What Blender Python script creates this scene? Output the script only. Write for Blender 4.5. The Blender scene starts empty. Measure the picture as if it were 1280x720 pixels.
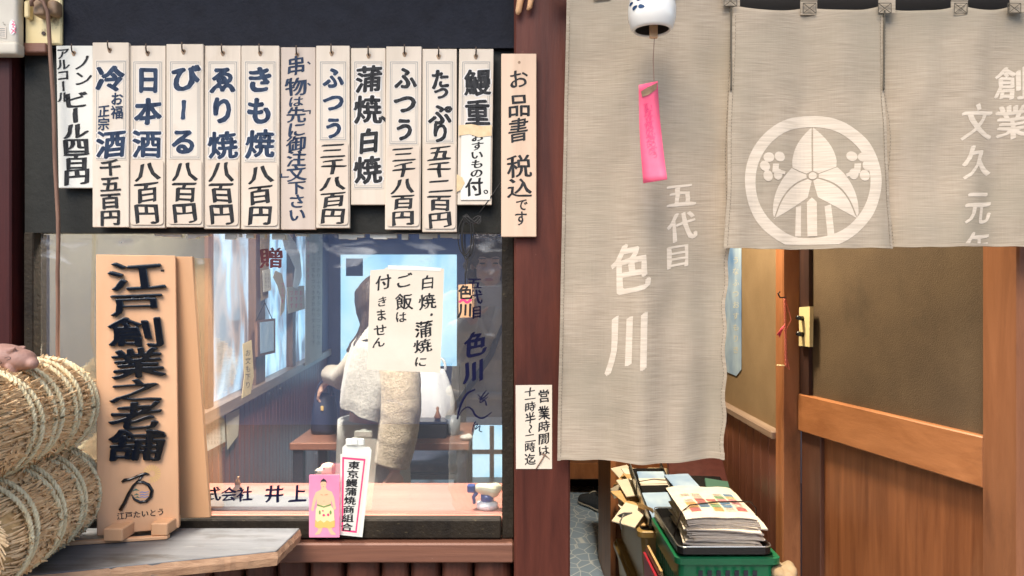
import bpy, bmesh, math, random
from mathutils import Vector, Matrix, noise
random.seed(7)
S = bpy.context.scene
COL = S.collection
R = math.radians
PI = math.pi

# ------------------------------------------------------------------ camera, sky, sun, exposure
D, F = 1.455, 931.0          # camera distance to the shop front, focal length in photo pixels
CAM = Vector((0, -D, 1.30))
cd = bpy.data.cameras.new('camera'); cam = bpy.data.objects.new('camera', cd); COL.objects.link(cam)
cam.location = CAM; cam.rotation_euler = (R(90), 0, 0)
cd.sensor_width = 36; cd.lens = 36 * F / 1280; cd.clip_start = 0.005; cd.clip_end = 3000
S.camera = cam
W = bpy.data.worlds.new('World'); S.world = W; W.use_nodes = True
nt = W.node_tree; bg = nt.nodes['Background']
sky = nt.nodes.new('ShaderNodeTexSky'); sky.sky_type = 'NISHITA'; sky.sun_disc = False
SUN_EL, SUN_AZ = 48, 200     # azimuth clockwise from +Y: behind the camera, a little to its left
sky.sun_elevation = R(SUN_EL); sky.sun_rotation = R(SUN_AZ); sky.air_density = 1.0; sky.dust_density = 1.6; sky.ozone_density = 0.6
nt.links.new(sky.outputs[0], bg.inputs[0]); bg.inputs[1].default_value = 0.13
sl = bpy.data.lights.new('sun', 'SUN'); sl.energy = 1.5; sl.angle = R(38); sl.color = (1, .89, .76)
sun = bpy.data.objects.new('sun', sl); COL.objects.link(sun); sun.location = (0, -5, 6)
sv = Vector((math.sin(R(SUN_AZ)) * math.cos(R(SUN_EL)), math.cos(R(SUN_AZ)) * math.cos(R(SUN_EL)), math.sin(R(SUN_EL))))
sun.rotation_euler = sv.to_track_quat('Z', 'Y').to_euler()
S.view_settings.view_transform = 'Standard'; S.view_settings.look = 'None'
S.view_settings.exposure = 1.38; S.view_settings.gamma = 1
S.render.engine = 'CYCLES'
S.cycles.max_bounces = 7; S.cycles.diffuse_bounces = 3; S.cycles.glossy_bounces = 3; S.cycles.transparent_max_bounces = 10
S.cycles.use_denoising = True; S.cycles.sample_clamp_indirect = 4; S.cycles.caustics_reflective = False

# ------------------------------------------------------------------ points
def P(px, py, y=0.0):                       # the point of the plane at depth y that the photo shows at a pixel
    d = D + y
    return Vector(((px - 640) / F * d, y, 1.30 + (360 - py) / F * d))
def ray(px, py): return Vector(((px - 640) / F, 1.0, (360 - py) / F))
def hit(px, py, p0, n):
    r = ray(px, py); t = (p0 - CAM).dot(n) / r.dot(n); return CAM + r * t
def flat(y):                                # surface mapper for a wall-parallel plane, k lifts off the surface
    return lambda px, py, k: P(px, py, y) - Vector((0, k, 0))
def slab(p0, n):
    n = n.normalized()
    return lambda px, py, k: hit(px, py, p0, n) + n * k

# ------------------------------------------------------------------ materials
def _n(nt, t, **kw):
    n = nt.nodes.new(t)
    for k, v in kw.items():
        if k in n.inputs: n.inputs[k].default_value = v
        else: setattr(n, k, v)
    return n
def mat(name, c1, c2=None, scale=(8, 8, 8), detail=5, dist=0.0, rough=.6, bump=0.0, bscale=(60, 60, 60), stain=None,
        spec=.5, metal=0.0, coat=0.0, emit=0.0, rnd=1.0, lo=.3, hi=.7, sheen=0.0, trans=0.0):
    m = bpy.data.materials.new(name); m.use_nodes = True; t = m.node_tree
    b = t.nodes['Principled BSDF']; L = t.links.new
    b.inputs['Roughness'].default_value = rough; b.inputs['Metallic'].default_value = metal
    b.inputs['Specular IOR Level'].default_value = spec; b.inputs['Coat Weight'].default_value = coat
    b.inputs['Coat Roughness'].default_value = .12
    if trans: b.inputs['Transmission Weight'].default_value = trans
    if sheen: b.inputs['Sheen Weight'].default_value = sheen
    def mapping(sc):
        tc = _n(t, 'ShaderNodeTexCoord'); mp = _n(t, 'ShaderNodeMapping'); mp.inputs['Scale'].default_value = sc
        oi = _n(t, 'ShaderNodeObjectInfo'); ma = _n(t, 'ShaderNodeMath', operation='MULTIPLY'); ma.inputs[1].default_value = 37.0 * rnd
        L(oi.outputs['Random'], ma.inputs[0]); L(tc.outputs['Object'], mp.inputs['Vector']); L(ma.outputs[0], mp.inputs['Location']); return mp
    colout = None
    if c2 is None:
        b.inputs['Base Color'].default_value = (*c1, 1)
        rgb = _n(t, 'ShaderNodeRGB'); rgb.outputs[0].default_value = (*c1, 1); colout = rgb.outputs[0]
    else:
        nz = _n(t, 'ShaderNodeTexNoise', Scale=1.0, Detail=detail, Distortion=dist, Roughness=.6); L(mapping(scale).outputs[0], nz.inputs['Vector'])
        rp = _n(t, 'ShaderNodeValToRGB'); rp.color_ramp.elements[0].position = lo; rp.color_ramp.elements[1].position = hi
        rp.color_ramp.elements[0].color = (*c1, 1); rp.color_ramp.elements[1].color = (*c2, 1)
        L(nz.outputs['Fac'], rp.inputs[0]); colout = rp.outputs[0]
    for st in (stain or []):
        sc, sx, th, soft, amt = st[0], st[1], st[2], st[3], st[4]
        nz = _n(t, 'ShaderNodeTexNoise', Scale=1.0, Detail=6.0, Roughness=.65); L(mapping(sx).outputs[0], nz.inputs['Vector'])
        mr = _n(t, 'ShaderNodeMapRange'); mr.inputs[1].default_value = th; mr.inputs[2].default_value = th + soft; mr.inputs[4].default_value = amt
        L(nz.outputs['Fac'], mr.inputs[0])
        mx = _n(t, 'ShaderNodeMix', data_type='RGBA'); L(mr.outputs[0], mx.inputs[0]); L(colout, mx.inputs[6]); mx.inputs[7].default_value = (*sc, 1)
        colout = mx.outputs[2]
    L(colout, b.inputs['Base Color'])
    if emit: L(colout, b.inputs['Emission Color']); b.inputs['Emission Strength'].default_value = emit
    if bump:
        nz = _n(t, 'ShaderNodeTexNoise', Scale=1.0, Detail=5.0, Roughness=.6); L(mapping(bscale).outputs[0], nz.inputs['Vector'])
        bp = _n(t, 'ShaderNodeBump', Strength=bump, Distance=.004); L(nz.outputs['Fac'], bp.inputs['Height']); L(bp.outputs[0], b.inputs['Normal'])
    return m
def srgb(r, g, b):
    f = lambda c: (c / 255 / 12.92) if c / 255 <= .04045 else ((c / 255 + .055) / 1.055) ** 2.4
    return (f(r), f(g), f(b))
def woodm(name, a, b, axis='z', fine=90, rough=.45, **kw):
    lo_ = 2.2
    sc = {'z': (fine, fine, lo_), 'x': (lo_, fine, fine), 'y': (fine, lo_, fine)}[axis]
    bs = {'z': (fine * 3, fine * 3, 6), 'x': (6, fine * 3, fine * 3), 'y': (fine * 3, 6, fine * 3)}[axis]
    kw.setdefault('bump', .25)
    return mat(name, a, b, scale=sc, detail=7, dist=.6, rough=rough, bscale=bs, **kw)
M = {}
M['navy'] = mat('navy_fascia', (.005, .006, .011), (.010, .012, .020), scale=(30, 30, 30), rough=.75, bump=.5, bscale=(140, 140, 140), stain=[((.05, .06, .08), (120, 120, 120), .68, .08, .5)], spec=.25)
M['olive_dark'] = mat('dark_olive_panel', (.009, .0095, .0075), (.019, .019, .015), scale=(6, 6, 3), rough=.6, bump=.3, spec=.25)
M['post'] = woodm('red_brown_post', (.044, .011, .007), (.112, .030, .018), 'z', 22, .5, spec=.25, stain=[((.2, .09, .06), (30, 30, 50), .68, .06, .35), ((.03, .012, .01), (9, 9, 3), .55, .2, .6)])
M['post_left'] = woodm('dark_red_post', (.030, .006, .006), (.062, .012, .010), 'z', 30, .5, spec=.25)
M['rail'] = woodm('brown_rail', (.10, .040, .024), (.20, .085, .05), 'x', 40, .5, stain=[((.42, .3, .22), (40, 90, 120), .68, .05, .5)])
M['log'] = woodm('brown_log', (.05, .017, .011), (.14, .052, .032), 'z', 20, .45, spec=.3)
M['frame'] = mat('black_frame', (.009, .0065, .004), (.026, .019, .011), scale=(20, 20, 8), rough=.7, spec=.25, bump=.6, bscale=(120, 120, 120), stain=[((.16, .13, .07), (60, 60, 150), .62, .12, .6)])
M['black'] = mat('black_void_wood', (.008, .007, .006), (.016, .013, .011), rough=.7)
M['shelf'] = woodm('grey_shelf_board', (.085, .088, .092), (.17, .17, .172), 'x', 26, .5, stain=[((.045, .038, .03), (5, 14, 9), .52, .12, .75), ((.30, .29, .27), (9, 90, 9), .62, .08, .5), ((.25, .17, .10), (14, 14, 14), .66, .06, .6)])
M['cut'] = woodm('cut_wood_edge', (.28, .15, .08), (.50, .31, .18), 'x', 60, .7, bump=.6)
M['board'] = woodm('pale_plaque_wood', (.54, .46, .36), (.64, .55, .44), 'z', 26, .6, bump=.15, stain=[((.36, .25, .15), (30, 30, 12), .58, .2, .5)])
M['boardtan'] = woodm('tan_plaque_wood', (.55, .39, .27), (.66, .48, .34), 'z', 22, .6, bump=.12, stain=[((.3, .16, .08), (160, 160, 160), .72, .05, .6)])
M['boarddark'] = woodm('brown_plaque_wood', (.44, .36, .29), (.55, .46, .38), 'z', 22, .6, bump=.12, stain=[((.7, .6, .5), (150, 150, 150), .68, .06, .5)])
M['label'] = mat('label_paper', (.58, .51, .42), (.65, .58, .48), scale=(14, 14, 9), rough=.8, bump=.15, bscale=(30, 30, 30), stain=[((.40, .30, .18), (20, 20, 12), .58, .22, .45), ((.30, .22, .14), (130, 130, 130), .72, .05, .5)])
M['slip'] = mat('price_slip_paper', (.56, .46, .36), (.63, .54, .43), scale=(12, 12, 9), rough=.75, bump=.12, bscale=(25, 25, 25), stain=[((.5, .33, .17), (22, 22, 18), .60, .16, .5)])
M['white_paper'] = mat('white_paper', (.62, .61, .54), (.70, .69, .62), scale=(9, 9, 6), rough=.8, bump=.2, bscale=(20, 20, 20), stain=[((.45, .36, .22), (14, 14, 20), .68, .12, .4)])
M['notice'] = mat('cream_notice_paper', (.60, .53, .42), (.66, .60, .49), scale=(10, 10, 10), rough=.85, bump=.3, bscale=(14, 14, 14), stain=[((.5, .36, .2), (70, 70, 70), .72, .06, .5)])
M['ink_blue'] = mat('navy_ink', (.008, .017, .040), (.040, .064, .11), scale=(120, 120, 40), rough=.6, spec=.15)
M['ink'] = mat('black_ink', (.005, .0055, .0065), (.045, .046, .048), scale=(260, 260, 60), rough=.6, spec=.15)
M['ink_navy'] = mat('glass_paint_navy', (.004, .005, .030), rough=.5, spec=.15)
M['ink_red'] = mat('glass_paint_maroon', (.08, .012, .016), rough=.4)
M['halo'] = mat('white_halo_ink', (.66, .63, .59), rough=.7)
M['line'] = mat('printed_line', (.26, .25, .23), rough=.7)
M['sign'] = woodm('cypress_sign_board', (.64, .36, .19), (.72, .43, .245), 'z', 14, .55, bump=.08, spec=.3)
M['signdark'] = woodm('cypress_rear_board', (.50, .27, .13), (.58, .33, .17), 'z', 14, .5, bump=.08)
M['lacquer'] = mat('black_lacquer', (.003, .0035, .005), rough=.14, coat=.6, spec=.4)
M['gold'] = mat('gold_paint', (.75, .52, .17), rough=.4)
M['teal'] = mat('teal_paint', (.07, .16, .12), rough=.5)
M['sea'] = mat('sea_blue_paint', (.18, .25, .55), rough=.5)
M['straw'] = mat('straw', (.55, .335, .16), (.88, .66, .38), scale=(60, 60, 60), rough=.7, lo=.25, hi=.75, bump=.3)
M['straw_core'] = mat('straw_core', (.44, .26, .10), (.66, .44, .20), scale=(70, 70, 70), rough=.85, bump=.6)
M['rope'] = mat('straw_rope', (.60, .50, .29), (.84, .74, .48), scale=(90, 90, 90), rough=.75, bump=.4, bscale=(300, 300, 300))
M['clay'] = mat('pinkish_clay', (.24, .13, .10), (.40, .23, .18), scale=(24, 24, 24), rough=.6, bump=.5)
M['cord'] = mat('brown_cord', (.13, .065, .04), (.25, .14, .09), scale=(90, 90, 12), rough=.6)
M['twine'] = mat('black_twine', (.012, .011, .010), rough=.7)
M['box'] = mat('beige_plastic', (.50, .45, .36), (.60, .55, .45), scale=(9, 9, 9), rough=.5, stain=[((.12, .09, .06), (60, 60, 60), .66, .05, .7)])
M['plate'] = mat('yellowed_plate', (.66, .52, .25), (.74, .62, .34), scale=(14, 14, 14), rough=.55, stain=[((.10, .06, .03), (26, 26, 26), .56, .12, .85)])
M['burnt'] = mat('scorched_plug', (.10, .055, .03), (.42, .27, .15), scale=(28, 28, 28), rough=.55, bump=.4)
M['nail'] = mat('rusty_nail', (.05, .035, .028), rough=.5, metal=.6)
M['tape'] = mat('old_sticky_tape', (.60, .42, .22), (.72, .55, .32), scale=(60, 60, 60), rough=.3)
M['pink'] = mat('pink_card', (.78, .22, .36), (.84, .29, .44), scale=(12, 12, 12), rough=.55)
M['pinkstrip'] = mat('hot_pink_paper', (.78, .085, .17), (.84, .13, .22), scale=(20, 20, 20), rough=.6)
M['magenta'] = mat('red_pink_print', (.75, .05, .17), rough=.5)
M['skin_print'] = mat('skin_tone_print', (.80, .48, .28), rough=.6)
M['skin_line'] = mat('brown_outline_print', (.40, .18, .09), rough=.6)
M['cream_print'] = mat('cream_print', (.82, .66, .36), rough=.6)
M['ochre_print'] = mat('ochre_print', (.76, .46, .12), rough=.6)
M['green_print'] = mat('green_print', (.16, .28, .08), rough=.6)
M['porcelain'] = mat('white_porcelain', (.74, .72, .66), rough=.15, coat=.5)
M['porcelain_in'] = mat('dark_inside', (.06, .05, .04), rough=.6)
M['blue_glaze'] = mat('blue_glaze', (.02, .05, .12), rough=.25)
M['peach'] = mat('weathered_peach_wood', (.62, .32, .14), (.72, .45, .25), scale=(60, 60, 10), rough=.6)
M['orange_wood'] = woodm('orange_brown_wood', (.26, .095, .036), (.42, .175, .075), 'z', 16, .42, spec=.35, stain=[((.10, .04, .02), (9, 9, 3), .56, .16, .6), ((.55, .34, .18), (60, 60, 22), .70, .04, .5)])
M['door_post'] = woodm('red_brown_door_post', (.17, .064, .028), (.29, .12, .055), 'z', 14, .45, spec=.35, stain=[((.08, .03, .016), (8, 8, 3), .56, .16, .6), ((.5, .3, .17), (60, 60, 26), .70, .04, .4)])
M['reflection_wall'] = mat('reflection_blue_grey', (.14, .18, .30), (.20, .25, .40), scale=(1, 1, 1), rough=.9)
M['orange_rail'] = woodm('orange_brown_rail', (.27, .10, .036), (.44, .185, .075), 'y', 16, .42, spec=.35, stain=[((.12, .045, .02), (8, 3, 14), .58, .14, .55), ((.58, .36, .2), (50, 20, 120), .70, .04, .5)])
M['door_panel'] = woodm('brown_veneer', (.13, .042, .015), (.27, .098, .036), 'z', 34, .42, bump=.1, stain=[((.36, .17, .08), (5, 5, 1.2), .54, .2, .5), ((.06, .02, .01), (7, 7, 2), .62, .15, .6)])
M['stile'] = woodm('dark_stile', (.07, .028, .018), (.12, .05, .03), 'z', 20, .45)
M['dark_edge'] = woodm('dark_edge_strip', (.028, .012, .010), (.05, .022, .016), 'z', 20, .5)
M['plaster'] = mat('brown_sand_plaster', (.078, .048, .023), (.115, .074, .037), scale=(7, 7, 7), rough=.85, bump=.35, bscale=(340, 340, 340), stain=[((.03, .018, .008), (4, 4, 3), .54, .2, .6), ((.45, .35, .22), (110, 110, 110), .70, .05, .5)])
M['plaster_l'] = mat('ochre_sand_plaster', (.21, .135, .066), (.27, .18, .094), scale=(6, 6, 6), rough=.85, bump=.35, bscale=(340, 340, 340), stain=[((.6, .5, .35), (110, 110, 110), .70, .05, .5)])
M['wains'] = woodm('red_brown_wainscot', (.10, .034, .022), (.20, .078, .05), 'z', 30, .35)
M['wains_in'] = woodm('room_wainscot', (.13, .028, .017), (.28, .080, .050), 'z', 30, .4)
M['cap'] = woodm('grey_brown_sill', (.22, .15, .115), (.36, .27, .21), 'y', 30, .4)
M['winwood'] = woodm('dark_window_wood', (.10, .055, .035), (.2, .12, .08), 'z', 30, .5)
M['bluepost'] = mat('blue_grey_wall', (.045, .055, .11), (.07, .085, .16), scale=(4, 4, 4), rough=.7)
M['roomwall'] = mat('room_plaster', (.20, .19, .20), (.26, .25, .26), scale=(5, 5, 5), rough=.9)
M['olive_wall'] = mat('olive_room_wall', (.085, .077, .05), (.12, .11, .075), scale=(5, 5, 5), rough=.85)
M['counter'] = woodm('pinkish_counter', (.40, .14, .10), (.50, .20, .15), 'x', 20, .35)
M['table'] = woodm('table_wood', (.24, .10, .06), (.36, .17, .11), 'x', 24, .35)
M['dark'] = mat('dark_furniture', (.016, .017, .026), (.03, .03, .045), rough=.5)
M['cushion'] = mat('blue_grey_cushion', (.08, .10, .16), (.13, .15, .22), scale=(20, 20, 20), rough=.85)
M['bag'] = mat('navy_black_bag', (.014, .018, .042), (.028, .034, .07), scale=(20, 20, 20), rough=.4)
M['coat'] = mat('grey_fleece', (.26, .25, .22), (.38, .365, .325), scale=(75, 75, 75), rough=.95, bump=.8, bscale=(140, 140, 140), sheen=.4)
M['cream'] = mat('cream_fleece', (.38, .31, .21), (.60, .51, .38), scale=(85, 85, 85), rough=.95, bump=.8, bscale=(170, 170, 170), sheen=.4)
M['skirt'] = mat('grey_skirt', (.42, .42, .39), (.52, .52, .49), scale=(12, 12, 3), rough=.9, bump=.5, bscale=(40, 40, 6))
M['skin'] = mat('skin', (.60, .36, .26), (.68, .43, .32), scale=(12, 12, 12), rough=.5)
M['hair'] = mat('dark_brown_hair', (.014, .008, .005), (.045, .026, .016), scale=(160, 160, 30), rough=.45, bump=.8, bscale=(250, 250, 40))
M['hair_l'] = mat('brown_curly_hair', (.05, .032, .022), (.16, .105, .075), scale=(70, 70, 70), rough=.55, bump=1., bscale=(120, 120, 120))
M['trench'] = mat('beige_trench', (.52, .44, .31), (.64, .55, .41), scale=(14, 14, 8), rough=.8, bump=.5, bscale=(30, 30, 18))
M['strap'] = mat('dark_strap', (.02, .022, .03), rough=.5)
M['lips'] = mat('lips', (.45, .14, .12), rough=.4)
M['phone'] = mat('pale_phone', (.62, .58, .52), rough=.3)
M['lens'] = mat('lens_black', (.01, .01, .012), rough=.1, coat=1)
M['cushion_w'] = mat('white_plastic', (.66, .68, .72), (.78, .79, .80), scale=(20, 20, 8), rough=.45, bump=.8, bscale=(30, 30, 14))
M['bluepl'] = mat('blue_plastic', (.02, .06, .25), rough=.3)
M['creampl'] = mat('cream_plastic', (.70, .66, .45), rough=.35)
M['cup'] = mat('grey_cup', (.16, .18, .2), rough=.4)
M['gourd'] = mat('brown_gourd', (.24, .10, .04), (.38, .18, .08), scale=(30, 30, 30), rough=.3)
M['toy'] = mat('cream_plush', (.62, .50, .34), (.78, .68, .50), scale=(50, 50, 50), rough=.95, bump=1., bscale=(110, 110, 110))
M['toyspot'] = mat('brown_spot', (.20, .10, .05), rough=.8)
M['clearfilm'] = mat('clear_holder', (.72, .74, .66), rough=.12, coat=.6)
M['bin'] = mat('ochre_plastic_bin', (.30, .19, .06), (.40, .27, .10), scale=(5, 5, 5), rough=.3)
M['green'] = mat('green_plastic', (.008, .13, .055), (.014, .18, .075), scale=(5, 5, 5), rough=.3)
M['tray'] = mat('black_tray', (.012, .012, .013), rough=.25)
M['news'] = mat('newsprint', (.66, .59, .50), (.76, .70, .61), scale=(30, 30, 30), rough=.9, bump=.4)
M['newsprint_dark'] = mat('newsprint_text', (.22, .2, .2), rough=.9)
M['flyer'] = [mat('flyer_' + n, c, rough=.7) for n, c in (('green', (.25, .5, .25)), ('blue', (.15, .35, .6)), ('pink', (.8, .35, .4)), ('orange', (.8, .45, .15)), ('yellow', (.75, .62, .3)), ('red', (.6, .15, .15)))]
M['env'] = mat('manila_envelope', (.50, .31, .13), (.62, .42, .2), scale=(20, 20, 20), rough=.8)
M['leather'] = mat('maroon_leather', (.06, .018, .016), (.09, .03, .026), scale=(40, 40, 40), rough=.35)
M['red'] = mat('red_cover', (.38, .02, .04), rough=.4)
M['silver'] = mat('silver_edge', (.55, .55, .53), rough=.25, metal=.8)
M['shoe'] = mat('navy_canvas', (.03, .036, .05), (.06, .07, .09), scale=(80, 80, 80), rough=.8)
M['rubber'] = mat('grey_rubber', (.45, .43, .4), rough=.6)
M['poster'] = mat('blue_poster', (.12, .25, .5), (.55, .68, .8), scale=(6, 6, 4), rough=.4, detail=3)
M['switch'] = mat('cream_switch', (.66, .55, .27), (.72, .61, .33), scale=(20, 20, 20), rough=.4)
M['braid'] = mat('salmon_braid', (.60, .13, .09), (.70, .22, .16), scale=(200, 200, 200), rough=.7)
M['tassel'] = mat('pink_tassel', (.75, .08, .13), rough=.8)
M['bounce_pave'] = mat('bounce_concrete', (.30, .275, .24), (.38, .35, .31), scale=(6, 6, 6), rough=.9, bump=.4)
M['asphalt'] = mat('asphalt', (.04, .04, .04), (.065, .064, .062), scale=(40, 40, 40), rough=.9, bump=.5)
M['tan_bag'] = mat('tan_cloth', (.30, .22, .13), (.42, .32, .21), scale=(20, 20, 20), rough=.9, bump=.6)
M['floorwood'] = woodm('room_floor', (.10, .06, .045), (.16, .10, .07), 'y', 20, .4)
M['ceil'] = mat('ceiling_board', (.30, .26, .22), (.36, .32, .27), scale=(4, 4, 4), rough=.9)

def linen():                                   # slubbed linen: fine horizontal threads, thinner vertical ones
    m = bpy.data.materials.new('grey_beige_linen'); m.use_nodes = True; t = m.node_tree; L = t.links.new; b = t.nodes['Principled BSDF']
    tc = _n(t, 'ShaderNodeTexCoord')
    def nz(sc, det=3):
        mp = _n(t, 'ShaderNodeMapping'); mp.inputs['Scale'].default_value = sc; L(tc.outputs['Object'], mp.inputs['Vector'])
        n = _n(t, 'ShaderNodeTexNoise', Scale=1.0, Detail=det, Roughness=.55); L(mp.outputs[0], n.inputs['Vector']); return n.outputs['Fac']
    h = nz((20, 20, 640), 2); v = nz((520, 14, 14), 2); big = nz((5, 5, 6), 5); worn = nz((9, 9, 3), 6)
    a = _n(t, 'ShaderNodeMath', operation='MULTIPLY_ADD'); L(h, a.inputs[0]); a.inputs[1].default_value = .82
    a2 = _n(t, 'ShaderNodeMath', operation='MULTIPLY'); L(v, a2.inputs[0]); a2.inputs[1].default_value = .18; L(a2.outputs[0], a.inputs[2])
    rp = _n(t, 'ShaderNodeValToRGB'); e = rp.color_ramp.elements
    e[0].position = .28; e[0].color = (.285, .232, .168, 1); e[1].position = .74; e[1].color = (.45, .375, .285, 1); L(a.outputs[0], rp.inputs[0])
    mr = _n(t, 'ShaderNodeMapRange'); mr.inputs[1].default_value = .4; mr.inputs[2].default_value = .70; mr.inputs[4].default_value = .7; L(big, mr.inputs[0])
    mx = _n(t, 'ShaderNodeMix', data_type='RGBA'); L(mr.outputs[0], mx.inputs[0]); L(rp.outputs[0], mx.inputs[6]); mx.inputs[7].default_value = (.285, .25, .185, 1)
    mr2 = _n(t, 'ShaderNodeMapRange'); mr2.inputs[1].default_value = .6; mr2.inputs[2].default_value = .8; mr2.inputs[4].default_value = .4; L(worn, mr2.inputs[0])
    mx2 = _n(t, 'ShaderNodeMix', data_type='RGBA'); L(mr2.outputs[0], mx2.inputs[0]); L(mx.outputs[2], mx2.inputs[6]); mx2.inputs[7].default_value = (.46, .38, .31, 1)
    L(mx2.outputs[2], b.inputs['Base Color']); b.inputs['Roughness'].default_value = .95; b.inputs['Specular IOR Level'].default_value = .1
    bp = _n(t, 'ShaderNodeBump', Strength=.5, Distance=.0015); L(a.outputs[0], bp.inputs['Height']); L(bp.outputs[0], b.inputs['Normal'])
    return m
M['linen'] = linen()
M['linen_hem'] = mat('linen_hem', (.27, .218, .155), (.42, .35, .26), scale=(15, 15, 380), rough=.95)
M['dyed'] = mat('undyed_crest_white', (.50, .42, .32), (.62, .53, .42), scale=(15, 15, 400), rough=.95, lo=.36, hi=.6)
M['stitch'] = mat('dark_stitch', (.10, .085, .06), rough=.9)

def glass():
    m = bpy.data.materials.new('old_window_glass'); m.use_nodes = True; t = m.node_tree; L = t.links.new; t.nodes.remove(t.nodes['Principled BSDF'])
    out = t.nodes['Material Output']
    tr = _n(t, 'ShaderNodeBsdfTransparent'); tr.inputs[0].default_value = (.95, .975, 1, 1); gl = _n(t, 'ShaderNodeBsdfGlossy', Roughness=.0); gl.inputs['Color'].default_value = (1, 1, 1, 1)
    tc = _n(t, 'ShaderNodeTexCoord')
    def nz(sc, det, dist=0):
        mp = _n(t, 'ShaderNodeMapping'); mp.inputs['Scale'].default_value = sc; L(tc.outputs['Object'], mp.inputs['Vector'])
        n = _n(t, 'ShaderNodeTexNoise', Scale=1.0, Detail=det, Distortion=dist); L(mp.outputs[0], n.inputs['Vector']); return n.outputs['Fac']
    bp = _n(t, 'ShaderNodeBump', Strength=.12, Distance=.002); L(nz((5, 5, 3), 1), bp.inputs['Height']); L(bp.outputs[0], gl.inputs['Normal'])
    mx = _n(t, 'ShaderNodeMixShader'); mx.inputs[0].default_value = GLASS_REFLECT; L(tr.outputs[0], mx.inputs[1]); L(gl.outputs[0], mx.inputs[2])
    df = _n(t, 'ShaderNodeBsdfDiffuse'); df.inputs[0].default_value = (.62, .64, .66, 1)
    # dust film: specks everywhere, flaking grime towards the top edge of the pane
    sp = nz((190, 190, 190), 2); st = nz((14, 14, 30), 8, .6)
    mr = _n(t, 'ShaderNodeMapRange'); mr.inputs[1].default_value = .73; mr.inputs[2].default_value = .83; mr.inputs[4].default_value = .35; L(sp, mr.inputs[0])
    sx = _n(t, 'ShaderNodeSeparateXYZ'); L(tc.outputs['Object'], sx.inputs[0])
    hz = _n(t, 'ShaderNodeMapRange'); hz.inputs[1].default_value = 1.30; hz.inputs[2].default_value = 1.412; hz.inputs[4].default_value = .20; L(sx.outputs['Z'], hz.inputs[0])
    ad = _n(t, 'ShaderNodeMath', operation='ADD'); L(st, ad.inputs[0]); L(hz.outputs[0], ad.inputs[1])
    mr3 = _n(t, 'ShaderNodeMapRange'); mr3.inputs[1].default_value = .70; mr3.inputs[2].default_value = .95; mr3.inputs[4].default_value = .45; L(ad.outputs[0], mr3.inputs[0])
    mxx = _n(t, 'ShaderNodeMath', operation='MAXIMUM'); L(mr.outputs[0], mxx.inputs[0]); L(mr3.outputs[0], mxx.inputs[1])
    a3 = _n(t, 'ShaderNodeMath', operation='ADD'); L(mxx.outputs[0], a3.inputs[0]); a3.inputs[1].default_value = .02
    m2 = _n(t, 'ShaderNodeMixShader'); L(a3.outputs[0], m2.inputs[0]); L(mx.outputs[0], m2.inputs[1]); L(df.outputs[0], m2.inputs[2])
    L(m2.outputs[0], out.inputs['Surface']); return m
GLASS_REFLECT = .21
M['glass'] = glass()

def litpane(name, cols, scale, strength, lo=.35, hi=.65):   # a window lit by the daylight outside, seen through rippled glass
    m = bpy.data.materials.new(name); m.use_nodes = True; t = m.node_tree; L = t.links.new; b = t.nodes['Principled BSDF']
    tc = _n(t, 'ShaderNodeTexCoord'); mp = _n(t, 'ShaderNodeMapping'); mp.inputs['Scale'].default_value = scale; L(tc.outputs['Object'], mp.inputs['Vector'])
    n = _n(t, 'ShaderNodeTexNoise', Scale=1.0, Detail=2.5, Distortion=.7); L(mp.outputs[0], n.inputs['Vector'])
    rp = _n(t, 'ShaderNodeValToRGB'); L(n.outputs['Fac'], rp.inputs[0]); e = rp.color_ramp.elements
    e[0].position = lo; e[1].position = hi; e[0].color = (*cols[0], 1); e[1].color = (*cols[-1], 1)
    for i, c in enumerate(cols[1:-1]): q = e.new(lo + (hi - lo) * (i + 1) / (len(cols) - 1)); q.color = (*c, 1)
    b.inputs['Base Color'].default_value = (.3, .33, .36, 1); b.inputs['Roughness'].default_value = .15
    L(rp.outputs[0], b.inputs['Emission Color']); b.inputs['Emission Strength'].default_value = strength; return m
M['pane_side'] = litpane('rippled_lit_pane', [(.07, .09, .13), (.30, .36, .45), (.30, .58, .78), (.55, .8, .92)], (1, 7, 3.5), .55, .36, .6)
M['pane_front'] = litpane('street_view_pane', [(.10, .09, .10), (.42, .27, .2), (.34, .42, .5), (.45, .65, .82), (.66, .82, .9)], (1, 6, 3.0), .5, .36, .62)
M['pane_door'] = litpane('bright_door_pane', [(.26, .58, .84), (.45, .80, .95), (.62, .9, 1)], (4, 4, 2.5), .55, .3, .6)
M['lamp'] = mat('lamp_glow', (1, .93, .82), rough=.5, emit=3.0)

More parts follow.
